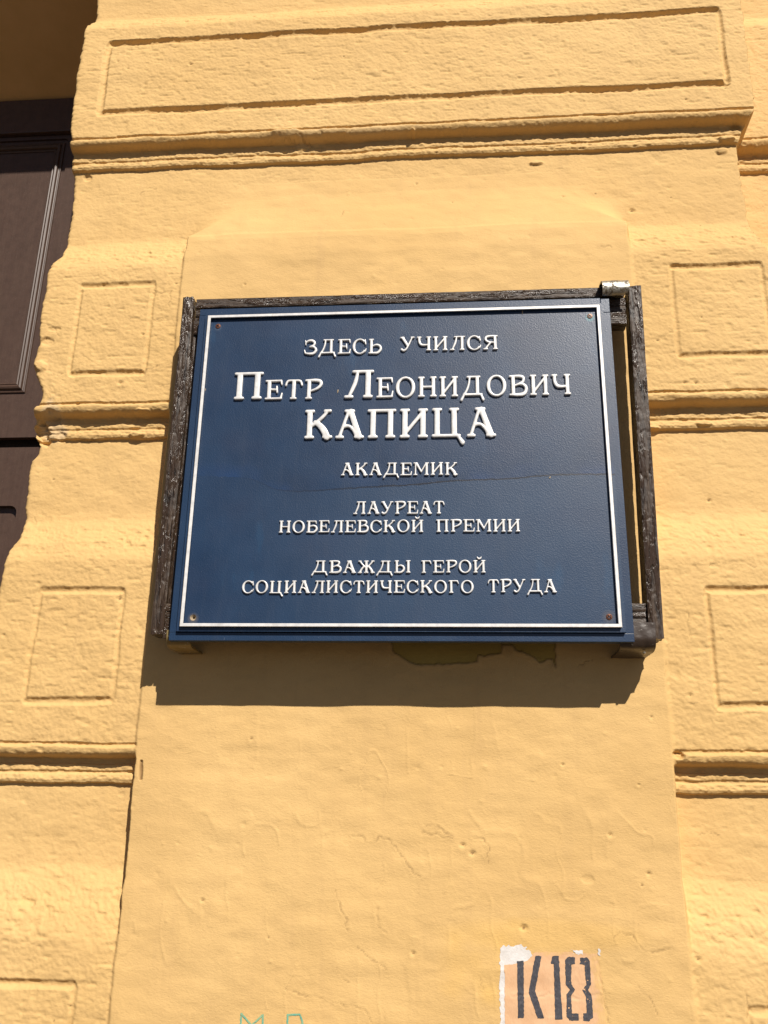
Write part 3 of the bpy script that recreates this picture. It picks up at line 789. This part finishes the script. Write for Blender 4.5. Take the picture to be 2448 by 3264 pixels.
strap("bracket", [(0.004, 0.2975), (-0.072, 0.2960), (-0.083, 0.2925), (-0.0890, 0.2855), (-0.0900, 0.2780), (-0.0870, 0.2705), (-0.082, 0.2685)], 0.3075, 0.3475, 0.0026, metal_bright, 3)["label"] = "shiny bent metal bracket over the top right corner"
br_ = strap("bracket", [(-0.0765, -0.2345), (-0.0775, -0.2580), (-0.0715, -0.2675), (-0.060, -0.2700), (0.004, -0.2700)], 0.2995, 0.3465, 0.0030, metal_painted, 5); br_["label"] = "brown painted metal bracket curling under the bottom right corner"
strap("bracket", [(-0.0700, -0.2450), (-0.0700, -0.2560), (-0.0640, -0.2650), (-0.052, -0.2672), (0.004, -0.2672)], -0.3255, -0.2920, 0.0028, metal_old, 7)["label"] = "amber stained metal bracket under the bottom left corner"
# little bolt end below the right bracket
def dome(name, x, y, z, r, mat):
    bm = bmesh.new(); bmesh.ops.create_uvsphere(bm, u_segments=16, v_segments=10, radius=r)
    for v in bm.verts: v.co = Vector((x + v.co.x, y + v.co.y, z + v.co.z * 0.9))
    return bm_obj(name, bm, mat, None, True)
bo_ = dome("bolt", 0.3325, -0.066, -0.2735, 0.0022, metal_bright); bo_.parent = br_

# ------------------------------------------------------------------ glyph shapes (cap height = 1), drawn as strokes
T, TN = 0.185, 0.098
def L(*p, w=TN, w2=None): return ("L", list(p), w, w if w2 is None else w2)
def CV(*p, w=TN, w2=None, wm=None):
    """smooth curve through the points (Catmull-Rom)"""
    q = [p[0]] + list(p) + [p[-1]]; out = []
    for i in range(1, len(q) - 2):
        for k in range(9):
            t = k / 9; a, b, c, d = q[i - 1], q[i], q[i + 1], q[i + 2]
            out.append(tuple(0.5 * (2 * b[m] + (c[m] - a[m]) * t + (2 * a[m] - 5 * b[m] + 4 * c[m] - d[m]) * t * t + (3 * b[m] - a[m] - 3 * c[m] + d[m]) * t ** 3) for m in (0, 1)))
    out.append(p[-1])
    return ("C", out, w, w if w2 is None else w2, wm)
def S(x, y, hw=0.172): return ("S", x, y, hw)
def stem(x, top=True, bot=True, w=T, y0=0.03, y1=0.97):
    r = [("B", x - w / 2, x + w / 2, y0, y1)]
    if top: r.append(S(x, 0.955))
    if bot: r.append(S(x, 0.045))
    return r
def ring(cx, cy, rx, ry, a0=0, a1=360, wt=TN, ws=T): return ("R", cx, cy, rx, ry, a0, a1, wt, ws)
G = {
 'П': (1.04, stem(0.21, False) + stem(0.83, False) + [L((0.055, 0.953), (0.985, 0.953))]),
 'Н': (1.04, stem(0.20) + stem(0.84) + [L((0.2, 0.5), (0.84, 0.5), w=0.10)]),
 'И': (1.04, stem(0.20) + stem(0.84) + [L((0.27, 0.22), (0.78, 0.82), w=0.115)]),
 'Й': (1.04, stem(0.20) + stem(0.84) + [L((0.27, 0.22), (0.78, 0.82), w=0.115), CV((0.36, 1.26), (0.42, 1.16), (0.52, 1.125), (0.62, 1.16), (0.68, 1.26), w=0.075, wm=0.125)]),
 'Ц': (1.12, stem(0.20, True, False) + stem(0.80, True, False) + [L((0.055, 0.05), (0.98, 0.05)), L((0.90, 0.07), (1.09, -0.19), w=0.075, w2=0.15)]),
 'А': (1.04, [S(0.50, 0.955, 0.185), L((0.46, 0.93), (0.165, 0.07), w=0.105), L((0.545, 0.93), (0.86, 0.07), w=0.19, w2=0.205), S(0.17, 0.045, 0.15), S(0.86, 0.045, 0.175),
             CV((0.30, 0.40), (0.42, 0.435), (0.54, 0.40), (0.66, 0.27), (0.74, 0.12), w=0.10, w2=0.09)]),
 'К': (1.02, stem(0.20) + [CV((0.30, 0.46), (0.52, 0.62), (0.72, 0.80), (0.82, 0.945), w=0.11), S(0.84, 0.955, 0.14), CV((0.40, 0.56), (0.58, 0.44), (0.74, 0.24), (0.83, 0.05), w=0.14, w2=0.23, wm=0.21), S(0.85, 0.045, 0.175)]),
 'Е': (0.93, stem(0.22, False, False) + [L((0.06, 0.953), (0.84, 0.953)), L((0.84, 0.94), (0.87, 0.76), w=0.10, w2=0.07), L((0.06, 0.047), (0.86, 0.047)), L((0.84, 0.06), (0.90, 0.30), w=0.11, w2=0.07), L((0.22, 0.52), (0.62, 0.50), w=0.09), L((0.615, 0.66), (0.645, 0.36), w=0.085)]),
 'Т': (0.93, stem(0.465, False) + [CV((0.05, 0.72), (0.10, 0.88), (0.20, 0.95), (0.465, 0.955), (0.73, 0.95), (0.83, 0.88), (0.88, 0.72), w=0.10)]),
 'Р': (0.92, stem(0.23, False) + [CV((0.06, 0.953), (0.60, 0.953), (0.82, 0.88), (0.83, 0.70), (0.62, 0.52), (0.28, 0.40), w=0.10, w2=0.08, wm=0.155)]),
 'О': (1.10, [ring(0.55, 0.5, 0.52, 0.53)]),
 'С': (1.02, [ring(0.53, 0.5, 0.51, 0.53, 42, 322), L((0.90, 0.95), (0.94, 0.66), w=0.075, w2=0.10), L((0.90, 0.16), (0.985, 0.33), w=0.10, w2=0.065)]),
 'З': (0.92, [CV((0.12, 0.80), (0.30, 0.93), (0.56, 0.94), (0.74, 0.80), (0.68, 0.62), (0.40, 0.53), w=0.085, w2=0.075, wm=0.16), CV((0.40, 0.53), (0.70, 0.50), (0.86, 0.30), (0.70, 0.08), (0.40, 0.045), (0.10, 0.09), w=0.08, w2=0.10, wm=0.17), L((0.09, 0.95), (0.12, 0.66), w=0.075), L((0.045, 0.30), (0.10, 0.09), w=0.075, w2=0.10)]),
 'Д': (1.26, [L((0.38, 0.953), (1.03, 0.953)), ("B", 0.81, 0.99, 0.06, 0.95), CV((0.50, 0.93), (0.45, 0.60), (0.34, 0.30), (0.20, 0.10), w=0.105), L((0.17, 0.085), (1.12, 0.085), w=0.11), L((0.19, 0.07), (0.055, -0.165), w=0.10, w2=0.135), L((1.09, 0.07), (1.20, -0.165), w=0.10, w2=0.135)]),
 'Л': (1.08, [L((0.34, 0.953), (1.03, 0.953)), ("B", 0.775, 0.96, 0.03, 0.95), S(0.868, 0.045), CV((0.49, 0.93), (0.42, 0.58), (0.31, 0.30), (0.20, 0.06), w=0.10, wm=0.135), S(0.19, 0.045, 0.165)]),
 'Ь': (0.96, stem(0.22, True, False) + [CV((0.26, 0.50), (0.58, 0.60), (0.83, 0.50), (0.88, 0.28), (0.68, 0.07), (0.40, 0.045), (0.06, 0.047), w=0.08, w2=0.09, wm=0.165)]),
 'Ы': (1.30, [("B", 0.13, 0.30, 0.03, 0.97), S(0.215, 0.955, 0.16), CV((0.25, 0.52), (0.50, 0.61), (0.72, 0.50), (0.76, 0.28), (0.58, 0.07), (0.35, 0.045), (0.06, 0.047), w=0.08, w2=0.09, wm=0.155)] + stem(1.10)),
 'Б': (0.95, stem(0.22, False, False) + [L((0.06, 0.953), (0.80, 0.953)), L((0.80, 0.94), (0.83, 0.76), w=0.10, w2=0.07), CV((0.26, 0.50), (0.58, 0.60), (0.83, 0.50), (0.88, 0.28), (0.68, 0.07), (0.40, 0.045), (0.06, 0.047), w=0.08, w2=0.09, wm=0.165)]),
 'В': (0.98, stem(0.23, False, False) + [CV((0.06, 0.953), (0.58, 0.953), (0.78, 0.87), (0.74, 0.68), (0.50, 0.56), (0.30, 0.50), w=0.095, w2=0.075, wm=0.14), CV((0.40, 0.54), (0.70, 0.56), (0.90, 0.42), (0.87, 0.18), (0.66, 0.055), (0.06, 0.047), w=0.07, w2=0.095, wm=0.17)]),
 'У': (1.04, [S(0.17, 0.955, 0.15), L((0.20, 0.93), (0.54, 0.38), w=0.19, w2=0.16), S(0.88, 0.955, 0.14), CV((0.84, 0.93), (0.62, 0.46), (0.44, 0.14), (0.26, 0.04), (0.12, 0.12), w=0.10, w2=0.14, wm=0.11)]),
 'Ч': (1.05, stem(0.85) + [S(0.19, 0.955, 0.16), CV((0.20, 0.93), (0.20, 0.68), (0.30, 0.46), (0.52, 0.40), (0.84, 0.42), w=0.17, w2=0.10, wm=0.155)]),
 'Я': (1.04, stem(0.85, False) + [CV((1.0, 0.953), (0.50, 0.953), (0.24, 0.88), (0.22, 0.68), (0.44, 0.53), (0.84, 0.50), w=0.095, w2=0.08, wm=0.15), CV((0.56, 0.50), (0.40, 0.34), (0.26, 0.16), (0.19, 0.05), w=0.11, w2=0.13), S(0.18, 0.045, 0.165)]),
 'М': (1.26, [("B", 0.125, 0.235, 0.03, 0.95), S(0.18, 0.045, 0.16), L((0.05, 0.955), (0.30, 0.955)), L((0.26, 0.93), (0.64, 0.28), w=0.185, w2=0.13), L((0.64, 0.28), (1.00, 0.92), w=0.105), L((0.98, 0.955), (1.20, 0.955)), ("B", 0.975, 1.155, 0.03, 0.95), S(1.065, 0.045, 0.17)]),
 'Ж': (1.36, stem(0.68) + [CV((0.60, 0.47), (0.42, 0.66), (0.28, 0.82), (0.20, 0.94), w=0.115), S(0.18, 0.955, 0.13), CV((0.52, 0.55), (0.38, 0.40), (0.26, 0.20), (0.20, 0.05), w=0.12, w2=0.16), S(0.18, 0.045, 0.155),
             CV((0.76, 0.47), (0.94, 0.66), (1.08, 0.82), (1.16, 0.94), w=0.115), S(1.18, 0.955, 0.13), CV((0.84, 0.55), (0.98, 0.40), (1.10, 0.20), (1.16, 0.05), w=0.14, w2=0.20), S(1.18, 0.045, 0.165)]),
 'Г': (0.86, stem(0.22, False) + [L((0.06, 0.953), (0.72, 0.953)), CV((0.60, 0.95), (0.74, 0.90), (0.80, 0.74), w=0.10, w2=0.085)]),
}
def glyph_sdf(prims, x, y):
    d = np.full(x.shape, 9.0)
    for p_ in prims:
        k = p_[0]
        if k == "B":
            _, x0, x1, y0, y1 = p_
            q = np.maximum(np.abs(x - (x0 + x1) / 2) - (x1 - x0) / 2, np.abs(y - (y0 + y1) / 2) - (y1 - y0) / 2)
        elif k == "S":
            q = seg_dist(x, y, (p_[1] - p_[3] + 0.045, p_[2]), (p_[1] + p_[3] - 0.045, p_[2])) - 0.050
        elif k in "LC":
            pts = p_[1]; w0, w1 = p_[2], p_[3]; wm = p_[4] if k == "C" else None
            n = len(pts) - 1; q = np.full(x.shape, 9.0)
            cl = [0.0]
            for i in range(n): cl.append(cl[-1] + math.dist(pts[i], pts[i + 1]))
            for i in range(n):
                ax, ay = pts[i]; dx, dy = pts[i + 1][0] - ax, pts[i + 1][1] - ay
                t = np.clip(((x - ax) * dx + (y - ay) * dy) / (dx * dx + dy * dy + 1e-12), 0, 1)
                s_ = (cl[i] + t * (cl[i + 1] - cl[i])) / cl[-1]
                w = w0 + (w1 - w0) * s_
                if wm is not None: w = w + (wm - (w0 + w1) / 2) * np.sin(math.pi * s_) ** 1.3
                q = np.minimum(q, np.hypot(x - ax - t * dx, y - ay - t * dy) - w / 2)
        else:
            _, cx, cy, rx, ry, a0, a1, wt, ws = p_
            ang = np.arctan2((y - cy) / ry, (x - cx) / rx)
            wloc = wt + (ws - wt) * np.cos(ang) ** 2
            rr = np.hypot((x - cx) / rx, (y - cy) / ry)
            sc = np.where(rr > 1e-6, np.hypot(x - cx, y - cy) / np.maximum(rr, 1e-6), rx)
            q = np.abs((rr - 1) * sc + wloc / 2) - wloc / 2
            if (a0, a1) != (0, 360):
                dg = np.degrees(ang) % 360
                inside = (dg >= a0) & (dg <= a1)
                gap = np.minimum(np.abs(dg - a0), np.abs(dg - a1)) * math.pi / 180 * 0.5
                q = np.where(inside, q, np.maximum(q, gap))
        d = np.minimum(d, q)
    return d

def contour_mesh(fn, x0, x1, z0, z1, step):
    """region fn < 0 on a grid, clipped along its outline: points, triangles, border edges, fn at the points"""
    gx = np.arange(x0, x1 + step, step); gz = np.arange(z0, z1 + step, step)
    GX, GZ = np.meshgrid(gx, gz); D = fn(GX, GZ)
    D = np.where(np.abs(D) < 1e-7, -1e-7, D)
    ins = D < 0
    anyc = ins[:-1, :-1] | ins[:-1, 1:] | ins[1:, :-1] | ins[1:, 1:]
    pts, dv, key, tris, border = [], [], {}, [], []
    def vtx(i, j):
        k = (i, j)
        if k not in key: key[k] = len(pts); pts.append((gx[j], gz[i])); dv.append(D[i, j])
        return key[k]
    def cut(a, b):
        k = (min(a, b), max(a, b))
        if k not in key:
            da, db = D[k[0]], D[k[1]]; t = da / (da - db)
            key[k] = len(pts)
            pts.append((gx[k[0][1]] * (1 - t) + gx[k[1][1]] * t, gz[k[0][0]] * (1 - t) + gz[k[1][0]] * t)); dv.append(0.0)
        return key[k]
    for i, j in zip(*np.nonzero(anyc)):
        i = int(i); j = int(j)
        c = [(i, j), (i, j + 1), (i + 1, j + 1), (i + 1, j)]
        tr = ((0, 1, 2), (0, 2, 3)) if (i + j) % 2 else ((0, 1, 3), (1, 2, 3))
        for t_ in tr:
            P3 = [c[m] for m in t_]; s_ = [ins[q] for q in P3]
            if not any(s_): continue
            if all(s_): tris.append(tuple(vtx(*q) for q in P3)); continue
            poly = []; cuts = []
            for m in range(3):
                a, b = P3[m], P3[(m + 1) % 3]
                if ins[a]: poly.append(vtx(*a))
                if ins[a] != ins[b]:
                    v = cut(a, b); poly.append(v); cuts.append((v, bool(ins[a])))
            out_first = [v for v, f in cuts if f][0]; in_again = [v for v, f in cuts if not f][0]
            border.append((out_first, in_again))
            for m in range(1, len(poly) - 1): tris.append((poly[0], poly[m], poly[m + 1]))
    return np.array(pts), tris, border, np.array(dv)

GM = {}
def glyph_mesh(ch):
    """raised cast letter; local x along the line, z up, relief towards -y, unit = cap height"""
    if ch in GM: return GM[ch]
    w, prims = G[ch]
    P_, tri, brd, dv = contour_mesh(lambda x, y: glyph_sdf(prims, x, y), -0.08, w + 0.14, -0.30, 1.40, 0.034)
    depth = 0.135; r = 0.035
    t = np.clip(-dv / r, 0, 1)
    top = depth - r * 0.9 * (1 - np.sqrt(1 - (1 - t) ** 2))
    V = [(float(a), -float(h), float(b)) for (a, b), h in zip(P_, top)]
    F = [tuple(f) for f in tri]
    m_ = {}
    for a, b in brd:
        for q in (a, b):
            if q not in m_:
                m_[q] = (len(V), len(V) + 1)
                V.append((V[q][0], V[q][1], V[q][2])); V.append((V[q][0], 0.02, V[q][2]))
        F.append((m_[a][0], m_[a][1], m_[b][1], m_[b][0]))
    me = mesh_py("letter", V, F, True)
    bm = bmesh.new(); bm.from_mesh(me)
    for f in bm.faces:
        f.normal_update()
        if len(f.verts) == 3 and f.normal.y > 0: f.normal_flip()
    bm.to_mesh(me); bm.free()
    me.materials.append(silver)
    GM[ch] = me
    return me

# ------------------------------------------------------------------ the plaque
plaque = tag(empty("memorial_plaque", (0, -0.071, -0.262)), "dark blue enamel memorial plaque with a silver border and raised white Cyrillic lettering", "plaque")
PI_ = Matrix.Translation(-plaque.location)
def ppar(o): return fpar(o, PI_, plaque)
def bevel_plate(name, x0, x1, z0, z1, yf, yb, mat, bev):
    bm = bmesh.new(); box_bm(bm, x0, x1, yf, yb, z0, z1, bev, 2)
    return ppar(bm_obj(name, bm, mat, None))
OW, OH, TW, TH, SW, SH = 0.3170, 0.2622, 0.3058, 0.2502, 0.3000, 0.24445
Y_OUT, Y_TRAY, Y_RIM = -0.0850, -0.0900, -0.0955
# outer frame: mitre-free boards butted with hairline joints
bevel_plate("frame_board", -OW, OW, -OH, -TH - 0.0006, Y_OUT, -0.0708, blue_frame, 0.0006)
bevel_plate("frame_board", -OW, 0.3035, TH + 0.0006, OH, Y_OUT, -0.0708, blue_frame, 0.0007)
bevel_plate("frame_board", 0.3041, OW, 0.2375, OH - 0.0012, Y_OUT + 0.0004, -0.0708, blue_frame, 0.0007)
bevel_plate("frame_board", -OW, -TW - 0.0006, -TH - 0.0004, TH + 0.0004, Y_OUT, -0.0708, blue_frame, 0.0003)
bevel_plate("frame_board", TW + 0.0006, OW, -TH - 0.0004, 0.2366, Y_OUT, -0.0708, blue_frame, 0.0003)
HX, HZ, HR = -0.2835, -0.2310, 0.0044
ppar(plate("face_panel", rrect(-TW, TW, -TH, TH, 0.001, 2), [circle(HX, HZ, HR)], Y_TRAY, -0.0745, blue_panel, None))
# silver topped rim standing on the tray
def rim_part(name, o0, o1, y0, y1, mat, bev):
    """rectangular ring from outer half size o0 to inner o1"""
    V, F = [], []
    prof_ = [(o0, y0), (o0, y1 + bev), (o0 - bev, y1), (o1 + bev, y1), (o1, y1 + bev), (o1, y0)]
    n = len(prof_)
    for sx, sz in ((1, -1), (1, 1), (-1, 1), (-1, -1)):
        for o, y in prof_: V.append((sx * (SW + o), y, sz * (SH + o)))
    for k in range(4):
        a = k * n; b = ((k + 1) % 4) * n
        for i in range(n - 1): F.append((a + i, a + i + 1, b + i + 1, b + i))
    bm = bmesh.new(); vv = [bm.verts.new(v) for v in V]
    for f in F: bm.faces.new([vv[i] for i in f])
    return ppar(bm_obj(name, bm, mat, None))
rim_o = rim_part("rim", 0.0, -0.0043, Y_TRAY + 0.0005, Y_RIM + 0.0012, blue_frame, 0.0002)
sb_ = rim_part("silver_border", 0.0002, -0.0045, Y_RIM + 0.0012, Y_RIM, silver, 0.0006)
sb_.parent = rim_o; sb_.matrix_parent_inverse = Matrix.Identity(4)

WORDS = [('ЗДЕСЬ', -146.5, -27.4, 173.1, 198.2, 1.3), ('УЧИЛСЯ', 0.1, 147.3, 175.0, 198.8, 1.8), ('П', -251.2, -205.9, 100.1, 144.9, 0.6), ('ЕТР', -202.8, -115.7, 99.2, 131.6, 0.5),
 ('Л', -83.3, -38.0, 98.7, 144.3, 0.8), ('ЕОНИДОВИЧ', -34.6, 251.9, 98.2, 131.3, 1.0), ('КАПИЦА', -140.4, 141.2, 33.9, 79.9, 1.2), ('АКАДЕМИК', -83.4, 85.0, -24.5, -5.0, 1.3),
 ('ЛАУРЕАТ', -64.0, 66.0, -82.7, -63.8, 0.7), ('НОБЕЛЕВСКОЙ', -169.8, 36.5, -109.8, -91.8, 0.3), ('ПРЕМИИ', 54.0, 171.2, -110.1, -91.8, 0.0), ('ДВАЖДЫ', -119.9, 19.1, -168.6, -150.8, 0.5),
 ('ГЕРОЙ', 33.2, 122.4, -168.7, -150.9, -0.2), ('СОЦИАЛИСТИЧЕСКОГО', -217.1, 105.7, -197.2, -179.4, 0.0), ('ТРУДА', 124.2, 217.2, -196.6, -178.2, -0.1)]
for wd, xa, xb, z0, z1, tilt in WORDS:
    hgt = z1 - z0; gap = 0.10
    tot = sum(G[c][0] for c in wd) + gap * (len(wd) - 1)
    sx = (xb - xa) / tot; x = xa
    for c in wd:
        o = bpy.data.objects.new("letter", glyph_mesh(c)); COL.objects.link(o)
        zz = z0 + tilt / 2 - tilt * (x - xa) / (xb - xa) + random.uniform(-0.25, 0.25)
        o.location = (x * 0.001, Y_TRAY + 0.0002, zz * 0.001)
        yd = 0.024 + 0.25 * (hgt - 18) * 0.001
        o.scale = (sx * 0.001, yd, hgt * 0.001)
        o.rotation_euler = (0, math.radians(random.uniform(-0.5, 0.5)), 0)
        ppar(o)
        x += (G[c][0] + gap) * sx

def screw(cx, cz, ang, mat, label):
    R_ = 0.0044; n = 36; V, F = [], []
    rs = np.linspace(0, R_, 12)
    V.append((0, 0, 0))
    def hgt(x, z):
        r = math.hypot(x, z); h = 0.0011 * (1 - (r / R_) ** 2) + 0.0003
        c, s_ = math.cos(ang), math.sin(ang); u = abs(x * c + z * s_); v = abs(-x * s_ + z * c)
        if (u < 0.00055 and v < 0.0024) or (v < 0.00055 and u < 0.0024): h -= 0.0016
        if r > R_ * 0.97: h = -0.0005
        return -h
    for r in rs[1:]:
        for k in range(n):
            a = 2 * math.pi * k / n; x, z = r * math.cos(a), r * math.sin(a); V.append((x, hgt(x, z), z))
    V[0] = (0, hgt(0, 0), 0)
    for k in range(n): F.append((0, 1 + k, 1 + (k + 1) % n))
    for i in range(len(rs) - 2):
        for k in range(n):
            a = 1 + i * n + k; b = 1 + i * n + (k + 1) % n; F.append((a, a + n, b + n, b))
    me = mesh_py("screw", [(cx + x, Y_TRAY - 0.0002 + y, cz + z) for x, y, z in V], F)
    o = ppar(link("screw", me, mat)); o["label"] = label
screw(-0.2843, 0.2280, 0.9, rust, "rusty cross-head screw in the top left corner")
screw(0.2856, 0.2282, 0.75, copper, "pale copper cross-head screw in the top right corner")
screw(0.2849, -0.2296, 0.7, rust, "rusty cross-head screw in the bottom right corner")
# specks stuck to the plaque
for sx_, sz_, y_, w_, h_ in ((-0.0925, 0.1115, Y_TRAY, 0.0011, 0.0032), (0.1855, 0.2385, Y_TRAY - 0.0005, 0.0010, 0.0040), (-0.2385, 0.2485, Y_OUT, 0.0008, 0.0022), (-0.0985, 0.2500, Y_OUT, 0.0012, 0.0016), (0.215, -0.030, Y_TRAY, 0.0016, 0.0014), (-0.296, 0.118, Y_TRAY, 0.0010, 0.0030)):
    bm = bmesh.new(); bmesh.ops.create_icosphere(bm, subdivisions=2, radius=1.0)
    for v in bm.verts:
        k_ = 1 + 0.25 * math.sin(7 * v.co.x + 5 * v.co.z)
        v.co = Vector((sx_ + v.co.x * w_ * k_, y_ + v.co.y * 0.0005, sz_ + v.co.z * h_ * k_ + v.co.x * 0.0008))
    ppar(bm_obj("paint_speck", bm, cone_m, None, True))
# empty countersunk hole, bottom left
V, F = [], []; n = 28
for r, y in ((HR, 0.0), (0.0016, 0.0030), (0.0015, 0.0075)):
    for k in range(n):
        a = 2 * math.pi * k / n; V.append((HX + r * math.cos(a), Y_TRAY + y, HZ + r * math.sin(a)))
for i in range(2):
    for k in range(n): F.append((i * n + k, i * n + (k + 1) % n, (i + 1) * n + (k + 1) % n, (i + 1) * n + k))
F.append(tuple(range(2 * n, 3 * n)))
o = ppar(link("screw_hole", mesh_py("screw_hole", V, F), cone_m)); o["label"] = "empty countersunk screw hole in the bottom left corner"
o.data.materials.append(hole_m); o.data.polygons[len(F) - 1].material_index = 1

# ------------------------------------------------------------------ paint marks on the wall, laid over its relief
def paint_patch(name, pts, mat, parent, off, step=1.5, rag=0.5, seed=50, cellx=3.0, extra=None):
    xs_ = [p_[0] for p_ in pts]; zs_ = [p_[1] for p_ in pts]
    def fn(x, z):
        w = x + rag * noise(x, z, cellx, cellx, seed); v = z + rag * noise(x, z, cellx, cellx, seed + 1)
        d = poly_sdf(w, v, pts)
        if extra is not None: d = np.maximum(d, extra(x, z))
        return d
    P_, tri, brd, dv = contour_mesh(fn, min(xs_) - 3, max(xs_) + 3, min(zs_) - 3, max(zs_) + 3, step)
    y = wall_point(P_[:, 0], P_[:, 1]) - off
    V = np.stack([P_[:, 0] * 0.001, y, P_[:, 1] * 0.001], 1)
    me = mesh_py(name, V, [tuple(reversed(t)) if False else t for t in tri], True)
    return fpar(link(name, me, mat), Matrix.Translation(-parent.location), parent)
sten = tag(empty("stencil_marking", (0.2, 0, -0.735)), "black stencilled K18 on a faded salmon patch with a white edge, low on the strip", "painted marking")
paint_patch("white_underpaint", [(134.2, -644.6), (160.5, -642.3), (172.3, -648.6), (174.9, -654.0), (167.9, -660.4), (158, -664), (152, -700), (149, -742), (131.5, -742), (131.5, -700), (132.2, -675.2)], white_m, sten, 0.00035, 1.0, 1.6, 50, 3.2)
paint_patch("white_underpaint", [(225.9, -646.0), (239.3, -647.5), (238.5, -651), (226.5, -650.0)], white_m, sten, 0.00065, 0.6, 1.8, 54, 2.6)
paint_patch("white_underpaint", [(258.5, -643.5), (262.5, -645), (261.5, -652), (258.5, -650)], white_m, sten, 0.00065, 0.6, 1.6, 57, 2.6)
paint_patch("salmon_ground", [(139.0, -665.5), (152, -664.5), (162, -662.5), (169.5, -659.5), (175.5, -652.5), (180, -649.5), (222, -649), (258, -649.5), (261, -671), (262.5, -700), (264, -742), (137.2, -742), (138.2, -700)], pink_m, sten, 0.0006, 1.2, 0.9, 60, 4)
K18 = [[(155.2, -661.0), (163.5, -659.9), (161.6, -725.3), (154.1, -725.6)], [(178.4, -654.1), (186.3, -654.2), (176.9, -693.9), (186.7, -724.8), (178.6, -725.4), (168.7, -695.6)], [(200.4, -653.9), (208.5, -653.4), (209.8, -725.2), (200.7, -726.0), (201.6, -663.2), (197.7, -662.4)], [(219.2, -654.6), (229.0, -653.8), (228.6, -662.4), (224.0, -663.4), (222.9, -685.5), (227.4, -692.3), (222.3, -698.6), (221.8, -718.5), (230.3, -718.2), (229.8, -726.4), (218.4, -726.5), (214.8, -721.3), (216.5, -697.0), (220.6, -692.5), (216.1, -686.5), (216.0, -659.2)], [(235.2, -655.1), (244.6, -654.4), (247.3, -658.3), (247.7, -685.5), (243.3, -691.8), (247.6, -696.9), (248.2, -722.7), (242.8, -726.7), (235.6, -726.6), (236.0, -718.0), (240.4, -717.8), (240.5, -698.8), (236.1, -692.0), (241.7, -685.7), (240.6, -662.9), (234.8, -662.2)]]
GRPS = [(0, 1), (2,), (3, 4)]
for gi, ids in enumerate(GRPS):
    for i in ids:
        q_ = paint_patch("letter" if gi == 0 else "digit", K18[i], black_m, sten, 0.00095, 0.75, 0.45, 62 + i, 2.4,
                    extra=lambda x, z, gi=gi: (0.35 - np.abs(noise(x, z, 5, 3.5, 70 + gi)) * 9) if gi == 2 else (-0.8 - 6 * (noise(x, z, 3, 3, 71) > 2)))
graf = tag(empty("marker_scribble", (-0.16, 0, -0.75)), "faint teal marker letters scribbled at the bottom edge left of the stencil", "graffiti")
def stroke(pts, w, name, seed):
    ((x0, z0), (x1, z1)) = pts
    L_ = math.hypot(x1 - x0, z1 - z0); nx_, nz_ = -(z1 - z0) / L_ * w / 2, (x1 - x0) / L_ * w / 2
    n_ = 8; q = [(x0 + (x1 - x0) * k / n_ + nx_, z0 + (z1 - z0) * k / n_ + nz_) for k in range(n_ + 1)] + [(x1 + (x0 - x1) * k / n_ - nx_, z1 + (z0 - z1) * k / n_ - nz_) for k in range(n_ + 1)]
    paint_patch(name, q, teal_m, graf, 0.0006 + 0.00004 * (seed % 7), 0.6, 0.25, seed, 3, extra=lambda x, z: (0.35 - np.abs(noise(x, z, 2.2, 2.2, seed)) * 6))
for k, s_ in enumerate([((-200.8, -756), (-201.3, -732.6)), ((-201.3, -733), (-186.5, -746)), ((-186.5, -746), (-172.6, -733.2)), ((-172.8, -733), (-172.0, -756)), ((-139.6, -757), (-140.3, -731.8)), ((-141.5, -732.4), (-124, -731.2)), ((-124, -731), (-119.8, -742)), ((-119.8, -742), (-138, -747))]):
    stroke(s_, 2.3, "letter_stroke", 81 + k)
